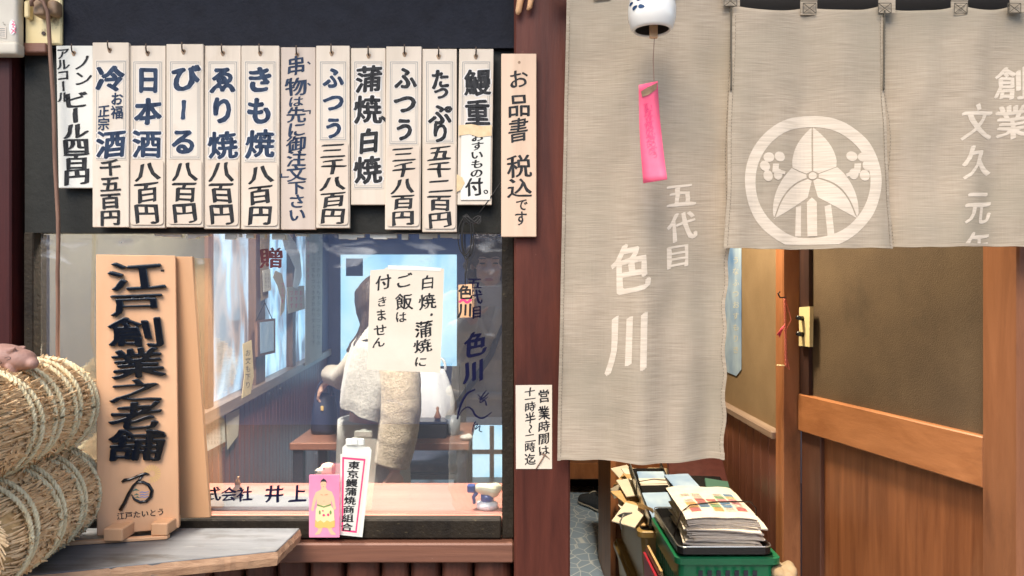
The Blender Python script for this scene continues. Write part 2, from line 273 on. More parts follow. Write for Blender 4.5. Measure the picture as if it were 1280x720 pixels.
# ------------------------------------------------------------------ mesh helpers
WL = {}                                       # world location of every object built here
def bx(bm, x0, x1, y0, y1, z0, z1, bev=0.0, mtx=None, seg=1):
    t = bmesh.new(); r = bmesh.ops.create_cube(t, size=1)
    for v in t.verts: v.co = Vector(((x0 + x1) / 2 + v.co.x * (x1 - x0), (y0 + y1) / 2 + v.co.y * (y1 - y0), (z0 + z1) / 2 + v.co.z * (z1 - z0)))
    if bev: bmesh.ops.bevel(t, geom=t.edges[:], offset=bev, segments=seg, profile=.6, affect='EDGES')
    if mtx: t.transform(mtx)
    merge(bm, t)
def merge(bm, t):
    off = {}
    for v in t.verts: off[v] = bm.verts.new(v.co)
    for f in t.faces:
        try: bm.faces.new([off[v] for v in f.verts])
        except ValueError: pass
    t.free()
def prism(bm, pts, dirv, bev=0.0):            # polygon of world points, extruded along dirv
    t = bmesh.new(); a = [t.verts.new(p) for p in pts]; b = [t.verts.new(p + dirv) for p in pts]; n = len(pts)
    t.faces.new(a); t.faces.new(b[::-1])
    for i in range(n): t.faces.new([a[i], b[i], b[(i + 1) % n], a[(i + 1) % n]])
    bmesh.ops.recalc_face_normals(t, faces=t.faces[:])
    if bev: bmesh.ops.bevel(t, geom=t.edges[:], offset=bev, segments=1, affect='EDGES')
    merge(bm, t)
def tube(bm, pts, rad, n=8, closed=False, caps=True):
    pts = [Vector(p) for p in pts]; rs = rad if isinstance(rad, (list, tuple)) else [rad] * len(pts)
    rings = []; N = len(pts); up = Vector((0, 0, 1)); u = None
    for i, p in enumerate(pts):
        if closed: tg = pts[(i + 1) % N] - pts[i - 1]
        else: tg = pts[min(i + 1, N - 1)] - pts[max(i - 1, 0)]
        if tg.length < 1e-9: tg = Vector((0, 0, 1))
        tg.normalize()
        if u is None: u = tg.cross(up if abs(tg.z) < .9 else Vector((1, 0, 0))).normalized()
        u = (u - tg * u.dot(tg)).normalized(); w = tg.cross(u)
        rings.append([bm.verts.new(p + (u * math.cos(2 * PI * k / n) + w * math.sin(2 * PI * k / n)) * rs[i]) for k in range(n)])
    for i in range(N if closed else N - 1):
        a, b = rings[i], rings[(i + 1) % N]
        for k in range(n): bm.faces.new([a[k], a[(k + 1) % n], b[(k + 1) % n], b[k]])
    if caps and not closed: bm.faces.new(rings[0][::-1]); bm.faces.new(rings[-1])
def loft(bm, rings, caps=True, closed=True):
    vs = [[bm.verts.new(p) for p in r] for r in rings]; n = len(rings[0])
    for a, b in zip(vs[:-1], vs[1:]):
        for k in range(n if closed else n - 1): bm.faces.new([a[k], a[(k + 1) % n], b[(k + 1) % n], b[k]])
    if caps and closed: bm.faces.new(vs[0][::-1]); bm.faces.new(vs[-1])
def ell(bm, c, r, rot=None, sub=3):           # ellipsoid
    t = bmesh.new(); bmesh.ops.create_icosphere(t, subdivisions=sub, radius=1)
    m = Matrix.Translation(c) @ (rot.to_4x4() if rot else Matrix.Identity(4)) @ Matrix.Diagonal((*r, 1)); t.transform(m); merge(bm, t)
def cap(bm, a, b, ra, rb, n=12):              # tapered limb with round ends
    a, b = Vector(a), Vector(b); d = (b - a).normalized(); pts = []; rs = []
    for k in range(4): q = PI / 2 * k / 4; pts.append(a - d * ra * math.cos(q)); rs.append(max(ra * math.sin(q), ra * .08))
    pts.append(a); rs.append(ra); pts.append(b); rs.append(rb)
    for k in range(1, 5): q = PI / 2 * k / 4; pts.append(b + d * rb * math.sin(q)); rs.append(max(rb * math.cos(q), rb * .08))
    tube(bm, pts, rs, n)
def obj(name, bm, m, parent=None, smooth=False, loc=None, remesh=0, smooths=0, angle=None):
    me = bpy.data.meshes.new(name); bmesh.ops.recalc_face_normals(bm, faces=bm.faces[:])
    base = WL[parent] if parent else (Vector(loc) if loc is not None else None)
    if base is None:
        lo = Vector([min(v.co[i] for v in bm.verts) for i in range(3)]); hi = Vector([max(v.co[i] for v in bm.verts) for i in range(3)])
        base = Vector(((lo.x + hi.x) / 2, (lo.y + hi.y) / 2, lo.z))
    for v in bm.verts: v.co -= base
    bm.to_mesh(me); bm.free(); me.materials.append(m)
    if smooth: me.polygons.foreach_set('use_smooth', [True] * len(me.polygons))
    o = bpy.data.objects.new(name, me); COL.objects.link(o); WL[o] = base.copy()
    if parent: o.parent = parent
    else: o.location = base
    if remesh:
        r = o.modifiers.new('remesh', 'REMESH'); r.mode = 'VOXEL'; r.voxel_size = remesh; r.use_smooth_shade = True
        if smooths: s = o.modifiers.new('smooth', 'SMOOTH'); s.iterations = smooths; s.factor = .5
    return o
def tag(o, label, cat, group=None):
    o['label'] = label; o['category'] = cat
    if group: o['group'] = group
    return o
def thing(name, label, cat, loc, group=None):
    o = bpy.data.objects.new(name, None); COL.objects.link(o); o.location = loc; o.empty_display_size = .05; WL[o] = Vector(loc)
    return tag(o, label, cat, group)
def struct(o, kind='structure'): o['kind'] = kind; return o
def BM(): return bmesh.new()
def boxo(name, m, parent, *a, **k): bm = BM(); bx(bm, *a, **k); return obj(name, bm, m, parent)

# ------------------------------------------------------------------ lettering
_G = {}
ROT90 = set('ー〜「」')
def glyph(ch):
    if ch in _G: return _G[ch]
    cu = bpy.data.curves.new('glyph', 'FONT'); cu.body = ch; cu.size = 1; cu.resolution_u = 3
    o = bpy.data.objects.new('glyph', cu); COL.objects.link(o); dg = bpy.context.evaluated_depsgraph_get()
    me = bpy.data.meshes.new_from_object(o.evaluated_get(dg))
    if ord(ch) < 128: xs = [v.co.x for v in me.vertices]; cx = (min(xs) + max(xs)) / 2; cy = .36
    else: cx, cy = .5, .38
    V = [(v.co.x - cx, v.co.y - cy) for v in me.vertices]; Fc = [tuple(p.vertices) for p in me.polygons]
    if ch in ROT90: V = [(y, -x) for x, y in V]
    if ch in '、。': V = [(x + .62, y + .62) for x, y in V]
    bpy.data.objects.remove(o); bpy.data.curves.remove(cu); bpy.data.meshes.remove(me)
    _G[ch] = (V, Fc); return _G[ch]
for _c in 'ノンアルコールビール四百円冷お福正宗酒千五日本八びーるゑり焼きも串物は「先に御注文」下さい、ふつう三蒲白たっぷ二鰻重すいもの付。お品書税込で創業文久元年五代目色川江戸之老舗たいとう株式会社井上贈なぎ営時間十一半〜迄東京商組合ご飯せん・': glyph(_c)
def nib(kind, b):                             # offsets the outline is swept through: gives strokes brush weight
    if kind == 'bold': return [(b * math.cos(q), b * .8 * math.sin(q)) for q in [k * PI / 3 for k in range(6)]]
    if kind == 'brush': return [(-b, -b * .55), (-b * .33, -b * .18), (b * .33, b * .18), (b, b * .55), (0, 0)]
    if kind == 'vert': return [(-b, -.15 * b), (-.5 * b, 0), (0, .15 * b), (.5 * b, 0), (b, -.15 * b)]
    return [(0, 0)]
def put(bm, ch, cx, cy, w, h, mp, kind='brush', b=.03, lift=.0004, slope=.07, rot=0, wob=.02, mirror=False, cut=None):
    V, Fc = glyph(ch); s1, s2 = random.uniform(0, 6), random.uniform(0, 6); cr, sr = math.cos(rot), math.sin(rot)
    for j, (ox, oy) in enumerate(nib(kind, b)):
        vs = []
        for ex, ey in V:
            x = ex + wob * math.sin(4.2 * ey + s1) + .35 * wob * math.sin(17 * ey + 11 * ex + s1); y = ey + slope * ex + wob * math.sin(4.6 * ex + s2) + .35 * wob * math.sin(15 * ex + 9 * ey + s2)
            k = 1 + .18 * math.sin(9 * ex + 7 * ey + s2)
            x, y = x + ox * k, y + oy * k; x, y = x * cr - y * sr, x * sr + y * cr
            vs.append(bm.verts.new(mp(cx + x * w, cy - y * h, lift + j * .00004)))
        for f in Fc: bm.faces.new([vs[i] for i in f])
def column(bm, text, cx, y0, y1, w, mp, h=None, dx=0.0, **kw):
    n = len(text); st = (y1 - y0) / n
    for i, c in enumerate(text):
        if c == ' ': continue
        hh = h or st * 1.02
        put(bm, c, cx + dx * (i + .5) / n, y0 + st * (i + .5), w, hh, mp, **kw)
def stroke(bm, pts, ws, mp, lift=.0004, sub=8):   # a brush stroke: smooth path through pixel points with varying width
    P_ = [Vector((p[0], p[1], 0)) for p in pts]; n = len(P_); out = []; wd = []
    for i in range(n - 1):
        p0, p1, p2, p3 = P_[max(i - 1, 0)], P_[i], P_[i + 1], P_[min(i + 2, n - 1)]
        for k in range(sub):
            t = k / sub
            out.append(.5 * ((2 * p1) + (p2 - p0) * t + (2 * p0 - 5 * p1 + 4 * p2 - p3) * t * t + (3 * p1 - p0 - 3 * p2 + p3) * t ** 3)); wd.append(ws[i] * (1 - t) + ws[i + 1] * t)
    out.append(P_[-1]); wd.append(ws[-1]); prev = None
    for i, p in enumerate(out):
        d = (out[min(i + 1, len(out) - 1)] - out[max(i - 1, 0)]).normalized(); q = Vector((-d.y, d.x, 0)) * wd[i] / 2
        a = bm.verts.new(mp(p.x + q.x, p.y + q.y, lift)); b = bm.verts.new(mp(p.x - q.x, p.y - q.y, lift))
        if prev: bm.faces.new([prev[0], prev[1], b, a])
        prev = (a, b)
def sheet(bm, pts, mp, lift, thick=.0006):        # thin paper or print shape from pixel outline
    a = [bm.verts.new(mp(x, y, lift + thick)) for x, y in pts]; b = [bm.verts.new(mp(x, y, lift)) for x, y in pts]; n = len(pts)
    bm.faces.new(a); bm.faces.new(b[::-1])
    for i in range(n): bm.faces.new([a[i], b[i], b[(i + 1) % n], a[(i + 1) % n]])
def rrect(x0, y0, x1, y1, r):
    o = []
    for cx, cy, a0 in ((x1 - r, y0 + r, -90), (x1 - r, y1 - r, 0), (x0 + r, y1 - r, 90), (x0 + r, y0 + r, 180)):
        for k in range(5): q = R(a0 + k * 22.5); o.append((cx + r * math.cos(q), cy + r * math.sin(q)))
    return o
def oval(cx, cy, rx, ry, n=24, rot=0):
    return [(cx + rx * math.cos(2 * PI * k / n) * math.cos(rot) - ry * math.sin(2 * PI * k / n) * math.sin(rot), cy + rx * math.cos(2 * PI * k / n) * math.sin(rot) + ry * math.sin(2 * PI * k / n) * math.cos(rot)) for k in range(n)]

# ================================================================== THE SETTING
def grid(bm, x0, x1, y0, y1, z, n=1):
    vs = [[bm.verts.new((x0 + (x1 - x0) * i / n, y0 + (y1 - y0) * j / n, z)) for j in range(n + 1)] for i in range(n + 1)]
    for i in range(n):
        for j in range(n): bm.faces.new([vs[i][j], vs[i + 1][j], vs[i + 1][j + 1], vs[i][j + 1]])
bm = BM(); grid(bm, -400, 400, -700, 60, 0, 8); struct(obj('ground', bm, M['asphalt']))
bm = BM(); grid(bm, -9, 9, -3.4, -.06, .004, 4); struct(obj('bounce_pavement', bm, M['bounce_pave']))  # unseen pale paving, added to bounce fill light up onto the front
bm = BM(); grid(bm, -1.6, .04, .06, 3.66, .006); struct(obj('room_floor', bm, M['floorwood']))
def crazy_tile():
    m = bpy.data.materials.new('pale_blue_crazy_tile'); m.use_nodes = True; t = m.node_tree; L = t.links.new; b = t.nodes['Principled BSDF']
    tc = _n(t, 'ShaderNodeTexCoord'); mp = _n(t, 'ShaderNodeMapping'); mp.inputs['Scale'].default_value = (17, 11, 1); L(tc.outputs['Object'], mp.inputs['Vector'])
    v = _n(t, 'ShaderNodeTexVoronoi', feature='DISTANCE_TO_EDGE', Scale=1.0); L(mp.outputs[0], v.inputs['Vector'])
    v2 = _n(t, 'ShaderNodeTexVoronoi', Scale=1.0); L(mp.outputs[0], v2.inputs['Vector'])
    rp = _n(t, 'ShaderNodeValToRGB'); rp.color_ramp.elements[0].color = (.72, .80, .90, 1); rp.color_ramp.elements[0].position = .02; rp.color_ramp.elements[1].position = .05; rp.color_ramp.elements[1].color = (.34, .47, .66, 1)
    L(v.outputs['Distance'], rp.inputs[0])
    mx = _n(t, 'ShaderNodeMix', data_type='RGBA', blend_type='MULTIPLY'); mx.inputs[0].default_value = .0; L(rp.outputs[0], mx.inputs[6]); L(v2.outputs['Color'], mx.inputs[7]); L(mx.outputs[2], b.inputs['Base Color']); b.inputs['Roughness'].default_value = .4
    return m
bm = BM(); grid(bm, .08, 1.0, .06, 3.5, .006); struct(obj('entrance_floor', bm, crazy_tile()))
bm = BM(); bx(bm, -1.7, 2.2, .02, 3.9, 2.30, 2.36); struct(obj('ceiling', bm, M['ceil']))

# ------------------------------------------------------------------ the shop front
ZT = 2.30
front = thing('restaurant_front', 'dark timber front of an old eel restaurant with a glazed window and a curtained doorway', 'building', (0, 0, 0))
X = lambda px, y=0.0: (px - 640) / F * (D + y)
Z = lambda py, y=0.0: 1.30 + (360 - py) / F * (D + y)
boxo('upper_panel', M['navy'], front, X(31), X(642.5), -.012, .03, Z(60, -.012), ZT)
boxo('lower_panel', M['olive_dark'], front, X(31), X(642.5), .0, .03, Z(291), Z(60, -.012) - .001)
bm = BM(); bx(bm, X(642.5), X(711), -.035, .06, 0, ZT, .004); obj('corner_post', bm, M['post'], front)
bm = BM(); bx(bm, X(-60), X(22), -.02, .06, 0, Z(62), .003); obj('end_post', bm, M['post_left'], front)
boxo('end_panel', M['black'], front, -2.2, X(31) - .001, .022, .06, 0, ZT)
boxo('ledge', M['rail'], front, X(33), X(66), -.022, -.001, Z(70), Z(57.5), bev=.002)
win = boxo('window', M['frame'], front, X(627.5), X(642.5), -.006, .05, Z(672), Z(290) - .001, bev=.002)
boxo('frame', M['frame'], win, X(31), X(43), -.004, .05, Z(672), Z(290) - .001, bev=.002)
boxo('sill', M['frame'], win, X(43) + .001, X(627.5) - .001, -.012, .0165, Z(672) + .001, Z(647), bev=.003)
bm = BM(); bx(bm, X(43) + .001, X(627.5) - .001, .018, .022, Z(647) + .001, Z(290) - .001); obj('pane', bm, M['glass'], win)
bm = BM()
for k in range(40):
    x = random.uniform(X(180), X(620)); w = random.uniform(.006, .028)
    zz = Z(292); bx(bm, x, x + w, .012 - k * .00005, .0168 - k * .00005, zz - random.uniform(.003, .011), zz)
obj('peeling_putty', bm, M['white_paper'], win)
bm = BM(); bx(bm, X(31), X(642), -.030, .04, Z(697), Z(673), .003); obj('lower_rail', bm, M['rail'], front)
edges = [642, 591, 550, 511, 474, 430, 384, 343, 303, 262, 222, 180, 138, 96, 55]
for a, b in zip(edges[:-1], edges[1:]):
    bm = BM(); x1, x0 = X(a), X(b); r = (x1 - x0) / 2 - .0006; cx = (x0 + x1) / 2; rings = []
    for z in (0.0, .3, .5, .62, Z(697.5)):
        jit = random.uniform(.94, 1.0); rings.append([Vector((cx + r * jit * math.cos(q), .02 - .8 * r * jit * math.sin(q), z)) for q in [PI * k / 12 for k in range(13)]] + [Vector((cx - r, .03, z)), Vector((cx + r, .03, z))])
    loft(bm, rings); obj('log', bm, M['log'], front, smooth=False)
boxo('door_lintel', M['black'], front, X(711) + .001, 2.2, .0, .08, 1.875, ZT); boxo('header_board', M['black'], front, X(711) + .001, 2.2, -.034, -.011, 1.80, ZT - .001)
bm = BM(); bx(bm, .981, 1.12, -.01, .10, 0, 1.874, .004); obj('door_post', bm, M['door_post'], front)
bm = BM(); bx(bm, 1.121, 2.2, .01, .05, 0, 1.874); obj('side_plaster', bm, M['plaster_l'], front)
bm = BM(); bx(bm, -2.2, 2.2, -.42, .0, 2.31, 2.36); obj('eave', bm, M['black'], front)
bm = BM(); bx(bm, X(8), X(12), -.001, .022, Z(420), Z(80)); bm.free()
# the back and flank walls that close the building
boxo('party_wall', M['olive_wall'], front, .04, .075, .062, 3.66, 0, ZT)
boxo('back_wall', M['roomwall'], front, .077, 2.2, 3.5, 3.6, 0, ZT)

# ------------------------------------------------------------------ dining room behind the glass
A0 = Vector((-.965, .062, 0)); TD = Vector((-.083, 1, 0)).normalized(); ND = Vector((TD.y, -TD.x, 0))   # ND points into the room
def LW(s, z, off=0.0): p = A0 + TD * s + ND * off; return Vector((p.x, p.y, z))
def lslab(bm, s0, s1, z0, z1, o0, o1): prism(bm, [LW(s0, z0, o0), LW(s1, z0, o0), LW(s1, z1, o0), LW(s0, z1, o0)], ND * (o1 - o0))
rw = thing('room_side_wall', 'side wall of the dining room with red brown wainscot and wood framed windows', 'wall', A0)
bm = BM(); lslab(bm, 0, 1.03, .86, ZT, -.05, 0); obj('plaster', bm, M['olive_wall'], rw)
bm = BM(); lslab(bm, 1.03, 3.62, 1.78, ZT, -.05, 0); obj('head_wall', bm, M['olive_wall'], rw)
def corr(bm, f, n, amp, wd, z0, z1):                      # grooved boarding: one continuous sheet
    prof = []
    for i in range(n):
        prof += [(i * wd + .0, -amp), (i * wd + .004, 0), (i * wd + wd - .004, 0)]
    prof.append((n * wd, -amp))
    loft(bm, [[f(s, z, o) for s, o in prof] for z in (z0, z1)], closed=False)
bm = BM(); corr(bm, LW, 52, .006, .0695, 0, .845); obj('wainscot', bm, M['wains_in'], rw)
bm = BM(); lslab(bm, 0, 3.62, .845, .885, -.06, .03); obj('sill', bm, M['cap'], rw)
for s0, s1 in ((1.03, 1.09), (1.66, 1.82), (2.40, 2.48), (3.30, 3.62)):
    bm = BM(); lslab(bm, s0, s1, .886, 1.779, -.05, .012); obj('window_post', bm, M['winwood'] if s0 < 3 else M['bluepost'], rw)
for s0, s1, mm in ((1.09, 1.66, 'pane_front'), (1.82, 2.40, 'pane_side'), (2.48, 3.30, 'pane_side')):
    bm = BM(); lslab(bm, s0, s1, .886, 1.779, -.03, -.02); obj('window_pane', bm, M[mm], rw)
YB = 3.62
bw = thing('room_back_wall', 'blue grey far wall of the dining room with a bright sliding glass door', 'wall', (-.7, YB, 0))
bx0, bx1 = X(425, YB), X(571, YB); bz0, bz1 = Z(474, YB), Z(318, YB)
boxo('wall_panel', M['bluepost'], bw, -1.6, bx0, YB, YB + .05, 0, ZT); boxo('wall_panel', M['bluepost'], bw, bx1, .04, YB, YB + .05, .42, ZT)
boxo('wall_panel', M['bluepost'], bw, bx0 + .001, bx1 - .001, YB, YB + .05, bz1, ZT)
boxo('door_rail', M['winwood'], bw, bx0 + .001, bx1 - .001, YB - .01, YB + .04, .36, bz0)
boxo('glass_pane', M['pane_door'], bw, bx0, bx1, YB + .02, YB + .03, bz0, bz1)
bm = BM(); boxo('glass_pane', M['pane_door'], bw, bx0, X(660, YB), YB + .02, YB + .03, .0, .36)
for px in (428, 497, 536, 572, 612): boxo('mullion', M['winwood'], bw, X(px, YB), X(px, YB) + .03, YB - .01, YB + .015, 0, .36)
boxo('mullion', M['winwood'], bw, bx1 + .001, .04, YB - .012, YB - .001, .17, .20)
boxo('door_notice', M['bluepost'], bw, X(432, YB), X(453, YB), YB + .01, YB + .018, Z(345, YB), Z(323, YB))

# ------------------------------------------------------------------ entrance passage behind the curtain
hw = thing('passage_wall', 'ochre plaster passage wall above dark red brown boarding', 'wall', (.815, .8, 0))
boxo('plaster', M['plaster_l'], hw, .815, .87, .80, 3.498, .86, ZT - .002)
bm = BM(); corr(bm, lambda s, z, o: Vector((.815 - .012 - o, .80 + s, z)), 36, .008, .075, 0, .84); obj('wainscot', bm, M['wains'], hw)
bm = BM(); bx(bm, .785, .85, .80, 3.498, .841, .866, .004); obj('dado_cap', bm, M['cap'], hw)
PA, PB = Vector((.999, .101, 0)), Vector((.856, .735, 0)); PT_ = PB - PA; PN = Vector((-PT_.y, PT_.x, 0)).normalized()
def PW(t, z, off=0.0): p = PA + PT_ * t + PN * off; return Vector((p.x, p.y, z))
def pslab(bm, t0, t1, z0, z1, o0, o1, bev=0.0): prism(bm, [PW(t0, z0, o0), PW(t1, z0, o0), PW(t1, z1, o0), PW(t0, z1, o0)], PN * (o1 - o0), bev)
pw = thing('entrance_partition', 'entrance partition of dark brown plaster over an orange brown rail and veneer panel', 'wall', PA)
bm = BM(); pslab(bm, 0, .93, .99, ZT - .002, -.05, 0); obj('plaster_panel', bm, M['plaster'], pw)
bm = BM(); pslab(bm, .0, 1.0, .882, .99, -.05, .018, .003); obj('rail', bm, M['orange_rail'], pw)
bm = BM(); pslab(bm, 0, .86, 0, .881, -.05, -.006); obj('veneer_panel', bm, M['door_panel'], pw)
bm = BM(); pslab(bm, .861, 1.0, 0, .881, -.05, .006, .002); obj('stile', bm, M['stile'], pw)
bm = BM(); pslab(bm, .931, 1.0, .991, ZT - .002, -.05, .012); obj('edge_strip', bm, M['dark_edge'], pw)
bm = BM(); bx(bm, .797, .852, .738, .799, 0, ZT - .002, .004); obj('end_post', bm, M['orange_wood'], pw)
# raised timber floor at the end of the passage
bm = BM(); bx(bm, .077, .813, 3.12, 3.498, .125, .225, .004); struct(obj('raised_floor', bm, M['orange_wood']))
boxo('passage_back', M['black'], hw, .077, .813, 3.40, 3.45, .007, .124)

# ceiling lamps out of view; the dining room one is added fill
def ceiling_lamp(x, y, z, e, col, label, s=.34):
    t = thing('ceiling_lamp', label, 'lamp', (x, y, z))
    bm = BM(); bx(bm, x - s / 2, x + s / 2, y - s / 2, y + s / 2, z, ZT - .002, .01); obj('housing', bm, M['box'], t)
    bm = BM(); bx(bm, x - s / 2 + .02, x + s / 2 - .02, y - s / 2 + .02, y + s / 2 - .02, z - .012, z - .001); obj('diffuser', bm, M['lamp'], t)
    l = bpy.data.lights.new('lamp_light', 'AREA'); l.energy = e; l.color = col; l.size = s - .04
    o = bpy.data.objects.new('lamp_light', l); COL.objects.link(o); o.parent = t; o.location = (0, 0, -.016)
ceiling_lamp(-.52, .50, 2.24, 50, (1, .88, .74), 'square white ceiling lamp over the dining room')
ceiling_lamp(.40, .78, 2.24, 22, (1, .83, .58), 'small warm ceiling lamp over the entrance passage', .22)

sw = thing('reflection_wall', 'plain blue grey rendered wall across the street, mirrored in the window glass', 'wall', (0, -5.6, 0))  # wall out of view, added to give the glass an even blue reflection
boxo('wall_face', M['reflection_wall'], sw, -9, 9, -5.75, -5.6, 0, 2.5); boxo('coping', M['roomwall'], sw, -9, 9, -5.78, -5.57, 2.501, 2.56)

# ================================================================== MENU PLAQUES
GRP = 'wooden menu plaques hung in a row over the window'
def plaque(x0, x1, y0, y1, label, bmat, yd=-.022, tilt=0.0, nail=True, group=GRP):
    """board at its place; returns the thing and a mapper for its front face"""
    c = P((x0 + x1) / 2, y1, yd); t = thing('menu_plaque', label, 'plaque', c, group)
    def mp(px, py, k):                                    # pixel on the face, with the plaque's own small tilt
        px = px + tilt * (py - y0)
        p = P(px, py, yd); p.y -= k; return p
    bm = BM(); pts = [mp(x0, y0, 0), mp(x1, y0, 0), mp(x1, y1, 0), mp(x0, y1, 0)]
    prism(bm, pts, Vector((0, .009, 0)), .0009); obj('board', bm, bmat, t)
    if nail:
        bm = BM(); q = mp((x0 + x1) / 2 + random.uniform(-1.5, 1.5), y0 + 8, 0)
        tube(bm, [q + Vector((0, .004, -.002)), q + Vector((0, -.006, -.001)), q + Vector((.001, -.010, .006)), q + Vector((.0005, -.008, .013))], .0014, 6); obj('nail', bm, M['nail'], t)
        bm = BM(); t2 = [(q + Vector((.0042 * math.cos(a) * (1 + .2 * math.sin(3 * a)), -q.y + yd - .0002, -.003 + .0055 * math.sin(a)))) for a in [k * PI / 7 for k in range(14)]]
        vs = [bm.verts.new(p) for p in t2]; bm.faces.new(vs); obj('nail_hole', bm, M['burnt'], t)
    return t, mp
def label_paper(t, mp, x0, y0, x1, y1, frame=True):
    bm = BM(); sheet(bm, [(x0, y0), (x1, y0), (x1, y1), (x0, y1)], mp, .0003, .0004); o = obj('paper_label', bm, M['label'], t)
    if frame:
        bm = BM()
        for d, w in ((1.2, .8), (3.4, .45)):
            a, b, c, e = x0 + d, y0 + d, x1 - d, y1 - d
            for q in ((a, b, c, b + w), (a, e - w, c, e), (a, b + w, a + w, e - w), (c - w, b + w, c, e - w)):
                vs = [bm.verts.new(mp(x, y, .0009)) for x, y in ((q[0], q[1]), (q[2], q[1]), (q[2], q[3]), (q[0], q[3]))]; bm.faces.new(vs)
        obj('printed_border', bm, M['line'], o)
def slip(t, mp, x0, y0, x1, y1, r=4, m='slip'):
    bm = BM(); sheet(bm, rrect(x0, y0, x1, y1, r), mp, .001, .0012); obj('price_slip', bm, M[m], t)
def letter(t, m, parts, name='lettering'):
    bm = BM()
    for f in parts: f(bm)
    return obj(name, bm, M[m], t)
C = lambda *a, **k: (lambda bm: column(bm, *a, **k))
G1 = lambda *a, **k: (lambda bm: put(bm, *a, **k))
BOLD = dict(kind='bold', b=.052, slope=.05, lift=.0012)
HALO = dict(kind='bold', b=.088, slope=.05, lift=.00085)
PR = dict(kind='brush', b=.038, slope=.08, lift=.0024, wob=.034)
def bold(t, mp, spec, inkname, halo=True):                # big bold glyphs with the white halo of the printed labels
    st = random.getstate()
    if halo:
        letter(t, 'halo', [G1(ch, cx, cy, w, h, mp, **HALO) for ch, cx, cy, w, h in spec], 'lettering_halo')
        random.setstate(st)
    letter(t, inkname, [G1(ch, cx, cy, w, h, mp, **dict(BOLD, b=.036 if ch in '蒲焼鰻重酒' else .052)) for ch, cx, cy, w, h in spec])
# 0 white paper plaque
t, mp = plaque(70, 116, 57, 235, 'white plaque for non alcoholic beer, shortest and leftmost in the row', M['white_paper'], -.018, .018)
letter(t, 'ink', [C('ノン', 103, 68, 108, 24, mp, kind='brush', b=.03, lift=.0006), C('アルコール', 78.5, 60, 128, 17, mp, kind='brush', b=.035, lift=.0006, h=15),
                  C('ビール四百円', 93, 116, 230, 34, mp, h=22, kind='brush', b=.045, lift=.0006)])
# 1 cold sake
t, mp = plaque(115.5, 161, 53, 284, 'cold sake plaque with two small side columns of blue writing', M['board'], -.026, 0)
label_paper(t, mp, 119.5, 75, 158.5, 200)
bold(t, mp, [('冷', 138.5, 98, 37, 33), ('酒', 139, 180, 38, 36)], 'ink_blue')
letter(t, 'ink_blue', [C('お福', 146.5, 115, 149, 16, mp, kind='bold', b=.03, lift=.0012), C('正宗', 130, 131, 163, 15, mp, kind='bold', b=.03, lift=.0012)])
letter(t, 'ink', [C('千五百円', 138, 199, 282, 27, mp, h=21, kind='bold', b=.03, lift=.0009)], 'price_lettering')
def priced(x0, x1, y0, y1, label, spec, price, ink, yd=-.022, lab=True, s0=None, tilt=0, pw=32, pyb=None):
    t, mp = plaque(x0, x1, y0, y1, label, M['board'], yd, tilt + random.uniform(-.008, .008))
    s0 = s0 or 200
    label_paper(t, mp, x0 + 4, 76, x1 - 3.5, s0 - 1)
    slip(t, mp, x0 + 2.5, s0 + .5, x1 - 1.5, y1 - 4)
    bold(t, mp, spec, ink)
    letter(t, 'ink', [C(price, (x0 + x1) / 2 + .5, s0 + 1, y1 - 5, pw, mp, **PR)], 'price_lettering')
    return t, mp
priced(162, 207, 57, 285, 'plaque for Japanese sake between the cold sake and beer plaques', [('日', 186, 100, 30, 34), ('本', 185.5, 139, 34, 34), ('酒', 184.5, 180, 37, 36)], '八百円', 'ink_blue', -.021)
priced(207.7, 254, 55, 284, 'beer plaque reading biiru with one long vertical bar', [('び', 232, 98, 38, 34), ('ー', 229.5, 137, 27, 28), ('る', 229, 177, 35, 34)], '八百円', 'ink_blue', -.026)
priced(256, 301, 57, 286, 'plaque for grilled collar, right of the beer plaque across a narrow gap', [('ゑ', 279, 100, 34, 34), ('り', 279, 138, 33, 36), ('焼', 279.5, 181, 37, 36)], '八百円', 'ink_blue', -.021)
priced(301.5, 349, 57, 286.5, 'plaque for grilled liver, left of the brown handwritten plaque', [('き', 325, 99, 36, 34), ('も', 325, 138, 33, 36), ('焼', 325.5, 180, 37, 36)], '八百円', 'ink_blue', -.025, s0=204)
# 6 handwritten request
t, mp = plaque(351, 394.5, 59, 287, 'brown plaque with one long handwritten column and no price slip', M['boarddark'], -.020, 0)
letter(t, 'ink_blue', [G1('串', 370, 82, 24, 26, mp, b=.034), G1('物', 370.5, 108, 28, 24, mp, b=.034), C('は', 370, 120, 134, 20, mp, b=.03), C('先に御注文', 370.5, 134, 226, 25, mp, b=.034, h=21),
                       C('下さい', 371, 226, 277, 23, mp, b=.034, h=19), G1('「', 381, 136, 15, 15, mp, b=.03), G1('」', 358, 224, 15, 15, mp, b=.03), G1('、', 382, 84, 14, 14, mp, b=.03), G1('、', 382, 110, 14, 14, mp, b=.03)])
# 7-10
priced(395, 437, 57, 285, 'plaque with faded blue futsuu writing and a peeling price slip', [('ふ', 417, 97, 27, 28), ('つ', 417, 128, 29, 26), ('う', 417, 160, 26, 28)], '三千八百円', 'ink_blue', -.025, s0=177, pw=33)
t, mp = plaque(438.5, 482, 60, 256, 'short plaque for kabayaki and shirayaki in thick black characters', M['board'], -.021, 0)
label_paper(t, mp, 442, 76, 479, 236)
bold(t, mp, [('蒲', 461, 99, 34, 34), ('焼', 460, 137, 35, 36), ('白', 461, 176, 28, 32), ('焼', 460, 212, 35, 36)], 'ink')
letter(t, 'ink', [G1('、', 472, 157, 24, 24, mp, **BOLD)], 'comma')
priced(482.7, 527, 58, 287, 'plaque with black futsuu writing and the same price as the faded one', [('ふ', 507, 98, 28, 30), ('つ', 507, 129, 30, 28), ('う', 506, 162, 27, 30)], '三千八百円', 'ink', -.025, s0=182, pw=30)
